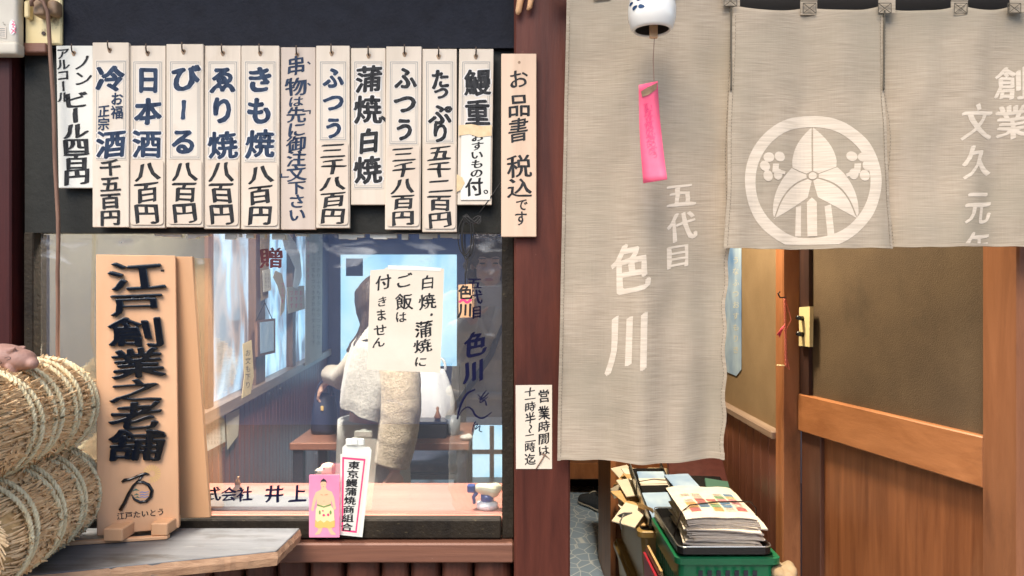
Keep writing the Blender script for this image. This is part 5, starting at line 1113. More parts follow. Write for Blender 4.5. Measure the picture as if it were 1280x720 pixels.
sh2 = Q(497, 440, 1.02); el2 = Q(503, 520, .98); w2 = Q(494, 582, .97)
cap(bm, sh2, el2, .052, .044); cap(bm, el2, w2, .04, .024); hand(bm, w2, Vector((.1, .0, -1)), Vector((-.6, -.8, 0)), .5, .85)
obj('body', bm, M['skin'], gp, True, remesh=.0065, smooths=2)
def tubeo(name, m, segs, rem=.009, sm=4, n=16, wob=0, fold=None):
    o = tubeo_(name, m, segs, rem, sm, n, wob)
    for i, (sz, st) in enumerate(fold or []):           # cloth folds and fleece tufts
        tx = bpy.data.textures.new(name + '_folds', 'CLOUDS'); tx.noise_scale = sz; tx.noise_depth = 2
        d = o.modifiers.new('folds', 'DISPLACE'); d.texture = tx; d.strength = st; d.mid_level = .5; d.texture_coords = 'LOCAL'
    return o
def tubeo_(name, m, segs, rem, sm, n, wob):
    bm = BM()
    for a, b, ra, rb in segs: cap(bm, a, b, ra, rb, n)
    if wob:
        for v in bm.verts: v.co += Vector((noise.noise(v.co * 12), noise.noise(v.co * 12 + Vector((9, 0, 0))), noise.noise(v.co * 12 + Vector((0, 9, 0))))) * wob
    return obj(name, bm, M[m], gp, True, remesh=rem, smooths=sm)
def garment(name, m, secs, n=48, folds=7, amp=.03, tilt=0.0, ph=0.0, sub=5):
    """cloth lofted through pixel sections (px, py, depth, half width in px, depth half width in m, fold strength); folds run down the cloth"""
    bm = BM(); rings = []; N = len(secs)
    for i in range((N - 1) * sub + 1):
        j = min(i // sub, N - 2); t_ = i / sub - j; t2 = t_ * t_ * (3 - 2 * t_); sx, sy, sd, sw, sr, sf = [a_ * (1 - t2) + b_ * t2 for a_, b_ in zip(secs[j], secs[j + 1])]
        c = P(sx, sy, sd); rx = sw * (D + sd) / F; ring = []
        for k in range(n):
            q = 2 * PI * k / n; w = 1 + amp * sf * (math.sin(folds * q + ph + i * .09) + .5 * math.sin((folds * 2 - 1) * q + 2 * ph - i * .05)) + .02 * noise.noise(Vector((math.cos(q) * 2, math.sin(q) * 2, i * .35 + ph)))
            ring.append(c + Vector((rx * math.cos(q) * w, sr * math.sin(q) * w, -tilt * sf * rx * math.cos(q))))
        rings.append(ring)
    loft(bm, rings); return obj(name, bm, M[m], gp, True)
def sleeve(name, m, path, n=28, wr=.05, ph=0.0):
    """sleeve along (px, py, depth, radius px) with soft cross wrinkles"""
    bm = BM(); rings = []; pts = []
    for j in range(len(path) - 1):
        for k in range(10): t_ = k / 10; pts.append([a_ * (1 - t_) + b_ * t_ for a_, b_ in zip(path[j], path[j + 1])])
    pts.append(list(path[-1])); W_ = [P(a_[0], a_[1], a_[2]) for a_ in pts]
    for _ in range(4): W_ = [W_[0]] + [(W_[i - 1] + W_[i] * 2 + W_[i + 1]) / 4 for i in range(1, len(W_) - 1)] + [W_[-1]]
    for i, c in enumerate(W_):
        tg = (W_[min(i + 1, len(W_) - 1)] - W_[max(i - 1, 0)]).normalized(); u_ = tg.cross(Vector((0, 1, 0))).normalized(); v_ = u_.cross(tg); rr = pts[i][3] * (D + pts[i][2]) / F; ring = []
        for k in range(n):
            q = 2 * PI * k / n; w = 1 + wr * math.sin(i * .9 + 1.6 * math.sin(q + ph) + ph) * (.5 + .5 * math.sin(q * 2 + i * .2)) + .035 * noise.noise(Vector((math.cos(q) * 2.2, math.sin(q) * 2.2, i * .5 + ph)))
            ring.append(c + (u_ * math.cos(q) + v_ * math.sin(q)) * rr * w)
        rings.append(ring)
    e0 = rings[-1]; cc_ = sum(e0, Vector()) / n; rings.append([cc_ + (v - cc_) * .82 for v in e0]); rings.append([cc_ + (v - cc_) * .7 - (W_[-1] - W_[-3]).normalized() * .02 for v in e0])
    loft(bm, rings); return obj(name, bm, M[m], gp, True)
sleeve('coat_sleeve', 'cream', [(486, 418, 1.06, 16), (493, 436, 1.0, 25), (499, 470, .98, 26.5), (501, 510, .97, 26), (496, 550, .97, 25), (490, 581, .97, 22)], wr=.014)
sleeve('coat_sleeve', 'cream', [(470, 430, 1.14, 17), (448, 456, 1.20, 20), (432, 472, 1.30, 17), (420, 470, 1.48, 13.5), (413, 468, 1.57, 12)], wr=.03, ph=1.3)
garment('coat', 'coat', [(484, 402, 1.10, 15, .06, .0), (480, 412, 1.09, 26, .09, .2), (474, 434, 1.08, 33, .125, .6), (468, 466, 1.07, 36, .14, 1), (463, 496, 1.06, 36, .15, 1.2), (461, 512, 1.06, 35, .155, 1.4), (461, 511, 1.06, 31, .135, 1.4)], folds=6, amp=.045, tilt=.28, ph=.8)
garment('coat_collar', 'coat', [(482, 398, 1.09, 17, .062, .3), (480, 404, 1.08, 22, .075, .5), (477, 414, 1.075, 29, .098, .8), (476, 419, 1.075, 30, .104, .8), (476, 417, 1.075, 26, .09, .8)], folds=4, amp=.03, tilt=-.35, ph=2.1)
bm = BM(); rings = []
for k in range(12):
    f = k / 11; z = hip.z + .10 - f * (hip.z + .10 - .16); rx, ry = .118 + .030 * f, .128 + .04 * f
    rings.append([Vector((hip.x + .020 + (rx * math.cos(q)) * (1 + .07 * f * math.sin(9 * q)), 1.11 + ry * math.sin(q) * (1 + .05 * f * math.sin(7 * q + 1)), z)) for q in [2 * PI * j / 56 for j in range(56)]])
loft(bm, rings); obj('skirt', bm, M['skirt'], gp, True)
bm = BM(); ell(bm, V_(0, -.018, .04), (.086, .104, .088), hm); ell(bm, V_(0, -.06, -.01), (.08, .07, .09), hm)
for k in range(46):
    a = R(-170 + 340 * k / 45); x_, y_ = .086 * math.sin(a), -.02 - .098 * math.cos(a)
    if y_ > .05: continue
    cap(bm, V_(x_ * .8, y_ * .8, .085), V_(x_ * 1.02, y_ * 1.02, .02), .010, .010, 6); cap(bm, V_(x_ * 1.02, y_ * 1.02, .02), V_(x_ * .98, y_ * .98, -.07) - Vector((0, 0, .035)), .010, .006, 6)
for k in range(16): a = -.09 + .18 * k / 15; cap(bm, V_(.07 * math.sin(k * 1.3), -.02 + a * .3, .03), Q(436 + k * 1.7, 438 + 8 * math.sin(k * 2.1), 1.06 + .05 * math.sin(k)), .022, .010)
obj('hair', bm, M['hair'], gp, True, remesh=.006, smooths=1)
for x in (-1, 1):
    bm = BM(); ell(bm, V_(.030 * x, .079, .010), (.011, .004, .003), hm); obj('eye', bm, M['strap'], gp, True)
bm = BM(); ell(bm, V_(0, .086, -.060), (.018, .005, .006), hm); obj('lips', bm, M['lips'], gp, True)

# the photographer in the street, seen as a reflection in the glass
gp = thing('person', 'curly haired person in beige trench coat raising a phone, reflected in glass', 'person', (-.10, -1.80, 0.004))
bm = BM(); hc = Vector((-.105, -1.80, 1.405)); V_, hm = head(bm, hc, Vector((.05, 1, -.10)))
neck = Vector((-.105, -1.83, 1.29)); chest = Vector((-.10, -1.85, 1.10)); hip = Vector((-.10, -1.85, .80))
cap(bm, hc + Vector((0, -.03, -.06)), neck, .05, .055); cap(bm, neck, chest, .07, .13, 16); cap(bm, chest + Vector((0, 0, .05)), hip, .14, .145, 16)
arms = []
for s in (-1, 1):
    sh = Vector((-.10 + .165 * s, -1.84, 1.215)); el = Vector((-.075 + .215 * s, -1.70, 1.04)); wr = Vector((-.058 + .105 * s, -1.545, 1.175)); arms.append((sh, el, wr))
    cap(bm, neck + Vector((0, 0, -.04)), sh, .06, .06); cap(bm, sh, el, .05, .042); cap(bm, el, wr, .04, .024)
    hand(bm, wr, Vector((-.12 * s, .30, .62)), Vector((-.9 * s, -.1, .25)), .55 if s < 0 else .5, .82)
    hx = hip + Vector((.075 * s, 0, -.04)); kn = Vector((hx.x, -1.84, .45)); cap(bm, hx, kn, .09, .06); cap(bm, kn, Vector((hx.x, -1.85, .09)), .056, .038); cap(bm, Vector((hx.x, -1.86, .045)), Vector((hx.x + .02 * s, -1.72, .036)), .04, .032)
obj('body', bm, M['skin'], gp, True, remesh=.006, smooths=2)
bm = BM(); rnd = random.Random(4)
ell(bm, V_(0, -.025, .045), (.092, .105, .085), hm)
for k in range(150):
    a = rnd.uniform(0, 2 * PI); zz = rnd.uniform(-.10, .125)
    x, y = .092 * math.sin(a), -.02 - .10 * math.cos(a)
    if y > .035 and zz < .062: continue
    rr = math.sqrt(max(.12, 1 - max(0, (zz - .03) / .10) ** 2)); c = V_(x * rr, y * rr - .005, zz); ell(bm, c, (rnd.uniform(.012, .024),) * 3, None, 2)
obj('hair', bm, M['hair_l'], gp, True, remesh=.005, smooths=1)
for x in (-1, 1): bm = BM(); ell(bm, V_(.030 * x, .079, .010), (.013, .005, .0045), hm); obj('eye', bm, M['strap'], gp, True); bm = BM(); ell(bm, V_(.030 * x, .080, .031), (.019, .005, .003), hm); obj('eyebrow', bm, M['hair_l'], gp, True)
bm = BM(); ell(bm, V_(0, .086, -.060), (.020, .006, .007), hm); obj('lips', bm, M['lips'], gp, True)
segs = [(neck + Vector((0, 0, -.05)), chest, .11, .165), (chest, hip, .165, .17), (hip, Vector((-.10, -1.85, .42)), .17, .19)]
for sh, el, wr in arms: segs += [(neck + Vector((0, 0, -.06)), sh, .075, .075), (sh, el, .07, .062), (el, wr + (el - wr).normalized() * .05, .062, .05)]
tubeo('trench_coat', 'trench', segs, .009, 3, 18, .010, [(.07, .035), (.025, .010)])
segs = []
for s in (-1, 1): segs += [(Vector((-.105 + .075 * s, -1.84, 1.285)), Vector((-.105 + .06 * s, -1.70, 1.20)), .026, .03), (Vector((-.105 + .06 * s, -1.70, 1.20)), Vector((-.105 + .02 * s, -1.68, 1.10)), .03, .02), (Vector((-.105 + .075 * s, -1.85, 1.285)), Vector((-.105, -1.91, 1.285)), .026, .026)]
tubeo('collar', 'trench', segs, .007, 2, 12, .005)
bm = BM(); tube(bm, [Vector((.03, -1.90, 1.27)), Vector((.01, -1.80, 1.28)), Vector((-.02, -1.70, 1.21)), Vector((-.09, -1.672, 1.02)), Vector((-.22, -1.68, .82)), Vector((-.28, -1.74, .74))], .013, 8); obj('bag_strap', bm, M['strap'], gp, True)
bm = BM(); tube(bm, [Vector((-.10 + .178 * math.cos(q), -1.85 + .178 * math.sin(q), .84)) for q in [2 * PI * k / 30 for k in range(30)]], .018, 8, closed=True); obj('belt', bm, M['trench'], gp, True)
ph = thing('mobile_phone', 'pale mobile phone held up in both hands of the reflected photographer', 'phone', (-.06, -1.479, 1.215))
bm = BM(); bx(bm, -.142, .014, -1.484, -1.476, 1.228, 1.309, .0035, seg=2); obj('case', bm, M['phone'], ph)
for dx, dz in ((0, 0), (-.022, 0), (-.011, -.019)): bm = BM(); tube(bm, [Vector((.000 + dx, -1.4758, 1.296 + dz)), Vector((.000 + dx, -1.4735, 1.296 + dz))], .007, 14); obj('camera_lens', bm, M['lens'], ph)

# ================================================================== THINGS IN THE ENTRANCE PASSAGE
def open_box(bm, x0, x1, y0, y1, z0, z1, tp=.012, wl=.004, rim=.010):       # tapered bin with a rolled rim
    def ring(x0, x1, y0, y1, z, r=.02): return [Vector((x, y, z)) for x, y in [(p[0], p[1]) for p in rrect(x0, y0, x1, y1, r)]]
    loft(bm, [ring(x0 + tp, x1 - tp, y0 + tp, y1 - tp, z0), ring(x0 + .003, x1 - .003, y0 + .003, y1 - .003, z1 - .022), ring(x0 - rim, x1 + rim, y0 - rim, y1 + rim, z1 - .020), ring(x0 - rim, x1 + rim, y0 - rim, y1 + rim, z1 - .003), ring(x0 - rim + .004, x1 + rim - .004, y0 - rim + .004, y1 + rim - .004, z1), ring(x0 + wl, x1 - wl, y0 + wl, y1 - wl, z1), ring(x0 + tp + wl, x1 - tp - wl, y0 + tp + wl, y1 - tp - wl, z0 + wl)])
BX0, BX1, BY0, BY1, BZ = .425, .69, 1.005, 1.60, .498
for k, (z0, z1, lab) in enumerate(((.275, BZ, 'upper ochre plastic bin crammed with papers in the entrance passage'), (.03, .262, 'lower ochre plastic bin under the paper filled one'))):
    t = thing('plastic_bin', lab, 'bin', ((BX0 + BX1) / 2, 1.3, z0), 'ochre bins stacked in the passage'); bm = BM(); open_box(bm, BX0, BX1, BY0, BY1, z0, z1, .02); obj('shell', bm, M['bin'], t, False)
    if k == 1:
        bm = BM(); bx(bm, BX0 + .0, BX1, BY0, BY1, .2625, .2735, .003); obj('lid', bm, M['bin'], t)
bm = BM(); bx(bm, BX0 - .01, BX1 + .01, BY0, BY1, .0075, .0295, .002); tag(obj('wooden_pallet', bm, M['cut'], None), 'low wooden board under the ochre bins on the tiled floor', 'board')
# what fills the upper bin
rnd = random.Random(11); IG = 'papers crammed into the upper ochre bin'
for i in range(30):
    y = 1.02 + i * .018; h = rnd.uniform(.12, .215); ln = rnd.uniform(-.10, .16); x0 = BX0 + .03 + rnd.uniform(0, .02); x1 = BX0 + rnd.uniform(.15, .24); zt = .30
    m_ = rnd.choice(['env', 'news', 'white_paper', 'news', 'env', 'notice']); d = Vector((rnd.uniform(-.02, .02), -ln * h, h)); th = Vector((0, rnd.uniform(.004, .012), 0))
    bm = BM(); a, b = Vector((x0, y, zt)), Vector((x1, y + rnd.uniform(-.02, .02), zt)); prism(bm, [a, b, b + d + Vector((0, 0, rnd.uniform(-.03, .01))), a + d], th, .0008)
    kind = 'manila envelope' if m_ == 'env' else 'pale paper'
    tag(obj('envelope' if m_ == 'env' else 'paper_bundle', bm, M[m_], None), ('manila envelope wedged upright in the paper filled ochre bin' if m_ == 'env' else 'pale paper bundle wedged upright in the paper filled ochre bin'), 'envelope' if m_ == 'env' else 'paper', IG if m_ != 'env' else 'manila envelopes in the ochre bin')
def loose(name, m, pts, th, label, cat, group=None, up=Vector((0, 0, 1))):
    bm = BM(); pts = [Vector(p) for p in pts]; prism(bm, pts, up * th, .0006); return tag(obj(name, bm, M[m], None), label, cat, group)
loose('manila_envelope', 'env', [P(797, 632, 1.10), P(816, 640, 1.02), P(822, 650, 1.06), P(800, 645, 1.16)], .012, 'manila envelope lying on top of the crammed papers at the bin front', 'envelope')
loose('folded_letter', 'white_paper', [P(783, 593, 1.5), P(800, 597, 1.4), P(806, 625, 1.3), P(790, 622, 1.38)], .006, 'folded white letter leaning across the papers in the bin', 'letter')
loose('crumpled_receipt', 'notice', [P(763, 615, 1.52), P(780, 606, 1.46), P(786, 611, 1.42), P(768, 624, 1.47)], .014, 'crumpled cream receipt curling over the far left rim of the bin', 'receipt')
for k in range(9):
    px_, py_, y_ = 785 + 5.2 * (k % 4) + rnd.uniform(-3, 3), 612 + 6.0 * k, 1.50 - .052 * k
    q = P(px_, py_, y_); q.z = .50 + .012 * (k % 3) + .05 * (k < 5); w_, l_ = rnd.uniform(.028, .045), rnd.uniform(.045, .075); a_ = rnd.uniform(-.7, .7); e_ = Vector((math.cos(a_), math.sin(a_), rnd.uniform(-.25, .1))); f_ = Vector((-math.sin(a_), math.cos(a_), rnd.uniform(.1, .5)))
    mk = ['notice', 'env', 'news', 'env'][k % 4]
    loose('folded_letter' if mk != 'env' else 'manila_envelope', mk, [q - e_ * w_ - f_ * l_, q + e_ * w_ - f_ * l_, q + e_ * w_ + f_ * l_, q - e_ * w_ + f_ * l_], .004, 'manila envelope lying askew over the crammed ochre bin' if mk == 'env' else 'pale folded letter lying askew over the crammed ochre bin', 'envelope' if mk == 'env' else 'letter', 'envelopes strewn over the bin' if mk == 'env' else 'letters strewn over the bin')
bm = BM(); tube(bm, [P(798, 592, 1.35), P(804, 606, 1.27), P(812, 628, 1.2)], [.014, .015, .013], 12); tag(obj('rolled_paper', bm, M['notice'], None, True), 'cream roll of paper leaning out of the ochre bin', 'paper roll')
loose('magazine', 'white_paper', [P(779, 589, 1.52), P(797, 591, 1.46), P(798, 598, 1.42), P(779, 597, 1.48)], .008, 'white magazine with a dark title edge at the back of the bin', 'magazine')
bm = BM()
for a in range(3): tube(bm, [P(772 + 2 * a, 645 + a, .99), P(780, 641 + 2 * a, .985), P(790, 641, .985)], .0025, 6)
tube(bm, [P(780, 642, .985), P(775, 652, .985), P(777, 662, .985)], .0025, 6); tag(obj('string_knot', bm, M['line'], None, True), 'grey string knotted round the near rim of the upper bin', 'string')
# green basket with a black tray of newspapers
t = thing('green_basket', 'green slotted plastic basket at the passage wall under the black tray', 'basket', (.59, .78, .30))
gx0, gx1, gy0, gy1, gz0, gz1 = .462, .735, .61, .965, .30, .556
bm = BM(); open_box(bm, gx0, gx1, gy0, gy1, gz1 - .075, gz1, .002, .004, .010); obj('rim', bm, M['green'], t)
bm = BM(); bx(bm, gx0 + .012, gx1 - .012, gy0 + .012, gy1 - .012, gz0, gz0 + .02, .004); obj('base', bm, M['green'], t)
n = 13
for sgn, (u0, u1) in (('f', (gx0 + .008, gx1 - .008)), ('l', (gy0 + .008, gy1 - .008)), ('r', (gy0 + .008, gy1 - .008))):
    bm = BM()
    for k in range(n):
        a = u0 + (u1 - u0) * k / (n - 1)
        if sgn == 'f': bx(bm, a - .004, a + .004, gy0 + .005, gy0 + .010, gz0 + .015, gz1 - .0755)
        else: x = gx0 + .005 if sgn == 'l' else gx1 - .010; bx(bm, x, x + .005, a - .004, a + .004, gz0 + .015, gz1 - .0755)
    for z in (gz0 + .06, gz0 + .12):
        if sgn == 'f': bx(bm, u0, u1, gy0 + .004, gy0 + .0045 + .006, z, z + .006)
        else: x = gx0 + .004 if sgn == 'l' else gx1 - .0105; bx(bm, x, x + .0065, u0, u1, z, z + .006)
    obj('slotted_side', bm, M['green'], t)
bm = BM()
for k in range(7): x = .52 + .025 * k; bx(bm, x - .006, x + .006, gy0 - .0115, gy0 - .0095, gz1 - .055, gz1 - .035)
obj('moulded_slots', bm, M['dark'], t)
t = thing('wooden_crate', 'plain wooden crate holding up the green basket', 'crate', (.6, .79, 0)); bm = BM(); bx(bm, .47, .73, .62, .955, .0075, .298, .003); obj('crate_body', bm, M['cut'], t)
t = thing('black_tray', 'shallow black tray with a thin pale rim on the green basket', 'tray', (.59, .78, .556))
bm = BM(); open_box(bm, .462, .715, .60, .965, .5575, .586, .014, .003, .003); obj('body', bm, M['tray'], t)
bm = BM(); tube(bm, [Vector((p[0], p[1], .587)) for p in rrect(.459, .597, .718, .968, .02)], .0016, 6, closed=True); obj('rim_line', bm, M['silver'], t)
z = .5625
NNP = 24
for i in range(NNP):
    w, l = rnd.uniform(.195, .205), rnd.uniform(.285, .30); th = rnd.uniform(.0018, .0050); a = rnd.gauss(0, .045) - .06; cx, cy = .610 + rnd.gauss(0, .006) - .0006 * i, .775 + rnd.gauss(0, .007)
    bm = BM(); nseg = 12; rows = []
    for side in (0, 1):
        for k in range(nseg + 1):
            u = -w / 2 + w * k / nseg; rows.append(u)
    ca, sa = math.cos(a), math.sin(a); prof = []
    zz = lambda u, v: .0030 * noise.noise(Vector((u * 16, v * 10, i * .35))) + .0012 * noise.noise(Vector((u * 40, v * 40, i * 3.1))) - (.0028 * max(0, (abs(u) - .05) / .05) ** 2 + .003 * max(0, (-v - .09) / .05) ** 2) * (i / 12)
    top, bot = [], []
    for v_ in range(9):
        v = -l / 2 + l * v_ / 8
        rt = []; rb = []
        for k in range(nseg + 1):
            u = -w / 2 + w * k / nseg; x, y = cx + u * ca - v * sa, cy + u * sa + v * ca
            rt.append(Vector((x, y, z + th + zz(u, v)))); rb.append(Vector((x, y, z + zz(u, v) * .9)))
        top.append(rt); bot.append(rb)
    loft(bm, [t_ + b_[::-1] for t_, b_ in zip(top, bot)])
    nw = obj('newspaper', bm, M['news'], None); tag(nw, 'folded newspaper within the loose stack on the black tray' if i < NNP - 1 else 'top folded newspaper of the stack, printed with small coloured advertisements', 'newspaper', 'newspapers stacked on the black tray')
    if i == NNP - 1:
        def nm(u, v, k=.0006): return Vector((cx + u * ca - v * sa, cy + u * sa + v * ca, z + th + zz(u, v) + k))
        for r_ in range(6):
            for c_ in range(5):
                if rnd.random() < .12: continue
                u0, v0 = -.075 + .033 * c_, -.11 + .030 * r_; bm = BM(); uu = [u0, u0 + .014, u0 + .028]; vv = [v0, v0 + .012, v0 + .025]
                gv = [[bm.verts.new(nm(a_, b_, .0014)) for b_ in vv] for a_ in uu]
                for p_ in range(2):
                    for q_ in range(2): bm.faces.new([gv[p_][q_], gv[p_ + 1][q_], gv[p_ + 1][q_ + 1], gv[p_][q_ + 1]])
                obj('printed_block', bm, rnd.choice(M['flyer'] + [M['news']] * 3), nw)
                bm = BM()
                for ln in range(4): a_, b_ = nm(u0 + .002, v0 + .004 + .005 * ln, .0022), nm(u0 + .026, v0 + .004 + .005 * ln, .0022); s_ = Vector((0, .0016, 0)); bm.faces.new([bm.verts.new(q) for q in (a_, b_, b_ + s_, a_ + s_)])
                obj('text_lines', bm, M['newsprint_dark'], nw)
    z += th + .0007
ZN = z
bm = BM(); tube(bm, [Vector((.463, .68, .585)), Vector((.485, .682, ZN - .01)), Vector((.515, .70, ZN + .006)), Vector((.60, .725, ZN + .008)), Vector((.70, .735, ZN + .006)), Vector((.716, .733, ZN - .012)), Vector((.716, .731, .586))], .0022, 8); tag(obj('wire_handle', bm, M['nail'], None, True), 'thin dark wire handle laid across the top of the newspaper stack', 'wire')
# file box, portfolio and folders standing behind the newspapers
def board(name, m, c, sx, sy, sz, rx, ry, rz, label, cat, bev=.002, parent=None):
    from mathutils import Euler
    bm = BM(); bx(bm, -sx / 2, sx / 2, -sy / 2, sy / 2, -sz / 2, sz / 2, bev); bm.transform(Matrix.Translation(c) @ Euler((rx, ry, rz)).to_matrix().to_4x4()); o = obj(name, bm, M[m], parent)
    return tag(o, label, cat) if label else o
t = thing('file_tray', 'tilted black file tray of leaflets tied with a rubber band behind the newspapers', 'file tray', P(820, 640, 1.0))
c0 = Vector((.505, 1.17, .565)); board('tray', 'tray', c0, .12, .34, .012, .34, 0, .05, None, None, .002, t)
for dx in (-.058, .058): board('side', 'silver' if dx < 0 else 'tray', c0 + Vector((dx, .003, .016)), .004, .34, .03, .34, 0, .05, None, None, .001, t)
for k in range(4): board('leaflet', ['poster', 'news', 'tray', 'poster'][k], c0 + Vector((.004, .02 - .05 * k, .012 + .005 * k + (.012 - .017 * k))), .10, .20, .004, .36, 0, .03 * k, None, None, .0005, t)
bm = BM(); tube(bm, [c0 + Vector((-.062, .03, .0)), c0 + Vector((-.062, .025, .045)), c0 + Vector((.0, .025, .055)), c0 + Vector((.064, .03, .048))], .0018, 6); obj('rubber_band', bm, M['twine'], t)
t = thing('leather_portfolio', 'flat maroon leather portfolio with a pink rubber ring lying behind the newspapers', 'portfolio', (.66, 1.2, .58)); c1 = Vector((.668, 1.235, .640))
board('cover', 'leather', c1, .205, .26, .012, .30, .10, -.12, None, None, .003, t); board('inside', 'leather', c1 - Vector((.0, .014, .018)), .21, .28, .010, .30, .10, -.10, None, None, .003, t)
bm = BM(); q = c1 + Vector((-.045, -.09, -.018)); tube(bm, [q + Vector((.017 * math.cos(a), .012 * math.sin(a), .006 * math.sin(a) + .006)) for a in [2 * PI * k / 20 for k in range(20)]], .003, 8, closed=True); tube(bm, [q + Vector((-.02, -.03, -.012)), q + Vector((.0, -.05, -.018)), q + Vector((.03, -.045, -.012)), q + Vector((.05, -.03, -.008))], .003, 8); obj('rubber_ring', bm, M['braid'], t, True)
c2 = Vector((.640, 1.075, .612)); board('grey_folder', 'tray', c2, .20, .20, .012, .22, .05, .06, 'dark plastic folder lying between the portfolio and the newspapers', 'folder')
board('green_folder', 'teal', c2 + Vector((.060, .0, .004)), .08, .13, .008, .22, .12, -.15, 'dull green folder sticking out under the maroon portfolio', 'folder')
board('blue_leaflet', 'poster', c2 + Vector((-.05, .01, .018)), .09, .15, .004, .22, .0, .2, 'blue leaflet lying over the dark folder behind the newspapers', 'leaflet')
board('paper_wad', 'tan_bag', Vector((.62, 1.22, .52)), .23, .38, .09, .28, .04, 0, 'thick wad of brown paper under the portfolio at the passage wall', 'paper wad', .01)
for k, (m_, lab) in enumerate((('red', 'red covered book standing between the ochre bin and green basket'), ('leather', 'maroon book standing between the red book and green basket'), ('env', 'manila folder standing beside the red book'))):
    board('book' if k < 2 else 'manila_folder', m_, Vector((.432 + .0115 * k - .006, .80 + .03 * k, .355)), .008, .22, .215, 0, -.06, .0, lab, 'book' if k < 2 else 'folder', .001)
bm = BM(); bx(bm, .40, .456, .70, .95, .0075, .248, .003); tag(obj('book_stand', bm, M['cut'], None), 'low wooden block carrying the books beside the ochre bin', 'block')
t = thing('cloth_bundle', 'tan cloth bundle lying at the foot of the orange brown post', 'bundle', (.752, .60, .30))
bm = BM(); q = P(978, 712, .62); ell(bm, q + Vector((0, 0, -.012)), (.036, .06, .026)); ell(bm, q + Vector((-.018, -.02, -.004)), (.02, .03, .018)); ell(bm, q + Vector((.018, .0, .0)), (.02, .04, .018))
for v in bm.verts: v.co += Vector((1, 1, 1)) * .006 * noise.noise(v.co * 40)
obj('cloth', bm, M['tan_bag'], t, True, remesh=.003, smooths=1)
bm = BM(); bx(bm, q.x - .03, q.x + .03, q.y - .06, q.y + .06, .0075, q.z - .034, .003); obj('box_under', bm, M['cut'], t)
# cabinet, shoes
t = thing('shoe_cabinet', 'narrow orange brown wooden cabinet behind the ochre bins', 'cabinet', (.6, 1.83, .006))
bm = BM(); bx(bm, .412, .435, 1.66, 2.1, .0065, .66, .002); obj('side_panel', bm, M['orange_wood'], t)
bm = BM(); bx(bm, .4355, .80, 1.672, 2.1, .0065, .64, .002); obj('front_panel', bm, M['door_panel'], t)
bm = BM(); bx(bm, .405, .80, 1.655, 2.1, .6605, .685, .003); obj('top', bm, M['orange_wood'], t)
t = thing('canvas_shoe', 'navy canvas shoe with grey rubber sole at the end of the tiled floor', 'shoe', P(738, 640, 2.95)); c = Vector((P(742, 640, 2.93).x, 2.92, .012))
from mathutils import Euler
sm = Matrix.Translation(c) @ Euler((0, 0, R(118))).to_matrix().to_4x4()
def sole(x): return .040 + .012 * math.sin(PI * min(max((x + .12) / .26, 0), 1)) - .010 * math.exp(-((x - .0) / .05) ** 2)
xs = [-.13, -.12, -.09, -.05, 0, .05, .09, .12, .135]
ws = [.018, .032, .038, .037, .036, .043, .044, .033, .014]; hs = [.06, .075, .078, .075, .072, .055, .042, .032, .02]
bm = BM(); loft(bm, [[sm @ Vector((x, w * 1.08 * math.cos(q), .010 + .013 * math.sin(q))) for q in [2 * PI * k / 16 for k in range(16)]] for x, w in zip(xs, ws)]); obj('rubber_sole', bm, M['rubber'], t, True)
bm = BM(); loft(bm, [[sm @ Vector((x, w * math.copysign(abs(math.cos(q)) ** .8, math.cos(q)), .018 + h * max(0, math.sin(q)))) for q in [2 * PI * k / 20 for k in range(20)]] for x, w, h in zip(xs, ws, hs)]); obj('upper', bm, M['shoe'], t, True)
bm = BM(); ell(bm, sm @ Vector((-.075, 0, .092)), (.042, .026, .012), sm.to_3x3()); obj('shoe_opening', bm, M['strap'], t, True)
bm = BM()
for k in range(4): tube(bm, [sm @ Vector((.0 + .018 * k, -.018, .090 - .010 * k)), sm @ Vector((.0 + .018 * k, 0, .0945 - .011 * k)), sm @ Vector((.0 + .018 * k, .018, .090 - .010 * k))], .0028, 6)
obj('laces', bm, M['white_paper'], t, True)
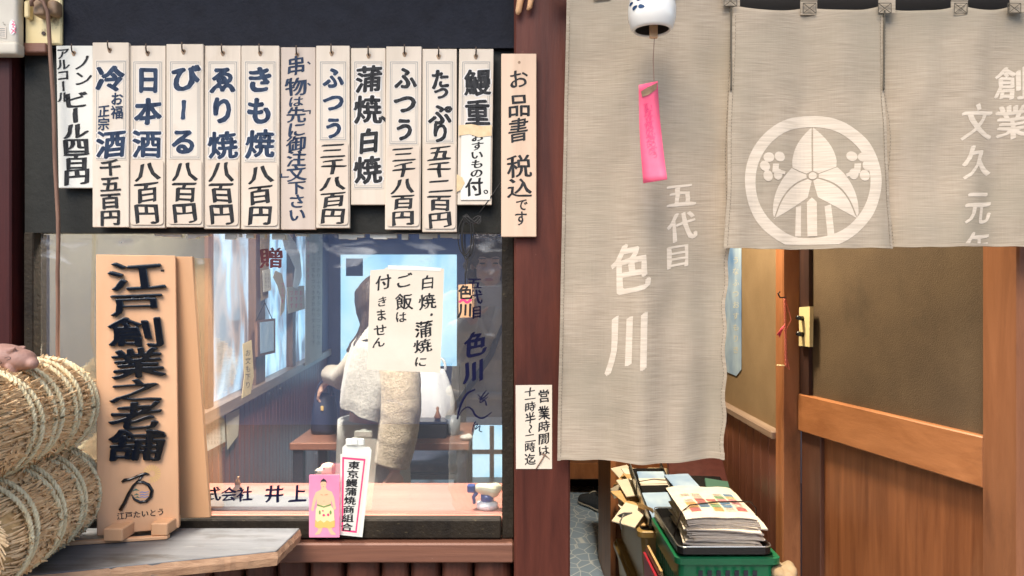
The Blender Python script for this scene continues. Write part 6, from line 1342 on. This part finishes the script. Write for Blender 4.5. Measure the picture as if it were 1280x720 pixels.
# on the walls of the passage
hp = slab(Vector((.815, 1, 0)), Vector((-1, 0, 0)))
t = thing('wall_poster', 'pale blue poster hanging on the ochre passage wall beside the curtain', 'poster', hp(918, 468, .002)); bm = BM(); sheet(bm, [(890, 292), (927.5, 290), (927.5, 462), (921, 470), (905, 463), (890, 458)], hp, .002, .001); obj('sheet', bm, M['poster'], t)
bm = BM()
for k in range(9): put(bm, 'うなふつおすもりき'[k], 921, 325 + 14 * k, 9, 10, hp, kind='none', lift=.0035)
obj('writing', bm, M['white_paper'], t)
psl = slab(PA, PN)
t = thing('light_switch', 'cream light switch with two black toggles on the dark edge of the partition', 'light switch', psl(1015, 433, .0))
bm = BM(); sheet(bm, [(1008.5, 384), (1022, 383), (1021.5, 433.5), (1008, 432)], psl, .013, .012); obj('plate', bm, M['switch'], t)
for y in (398, 418):
    bm = BM(); a = psl(1013, y, .024); tube(bm, [a, a + PN * .020 + Vector((0, 0, .003))], [.0075, .006], 10); obj('toggle', bm, M['tray'], t, True)
t = thing('braided_charm', 'salmon braided cord charm with a pink tassel hooked on the orange brown post', 'charm', P(983, 465, .735))
yp = .733; bm = BM()
for ph in (0, 2.1, 4.2): tube(bm, [P(981 + 1.0 * math.sin(k * .9 + ph) + .04 * k, 372 + 86 * k / 40, yp - .003 + .002 * math.cos(k * .9 + ph)) for k in range(41)], .0022, 6)
tube(bm, [P(981, 372, yp), P(986, 388, yp), P(989, 400, yp), P(983, 412, yp), P(982, 440, yp), P(987, 462, yp), P(982, 458, yp)], .0012, 6); obj('braid', bm, M['braid'], t, True)
bm = BM()
for k in range(12): tube(bm, [P(980, 407, yp - .006), P(977 + rnd.uniform(-2, 1), 412, yp - .010), P(974 + rnd.uniform(-3, 2), 420 + rnd.uniform(-3, 2), yp - .008)], .0013, 5)
obj('tassel', bm, M['tassel'], t, True)
bm = BM(); tube(bm, [P(982, 371, .738), P(981, 372, .722), P(975, 372, .716), P(972.5, 367, .718), P(975, 364.5, .72)], .0022, 8); obj('hook', bm, M['nail'], t, True)
bm = BM(); tube(bm, [P(971, 456.5, yp - .004), P(980, 457, yp - .004), P(982, 457.5, yp)], .002, 6); obj('cord_end', bm, M['cream_print'], t, True)
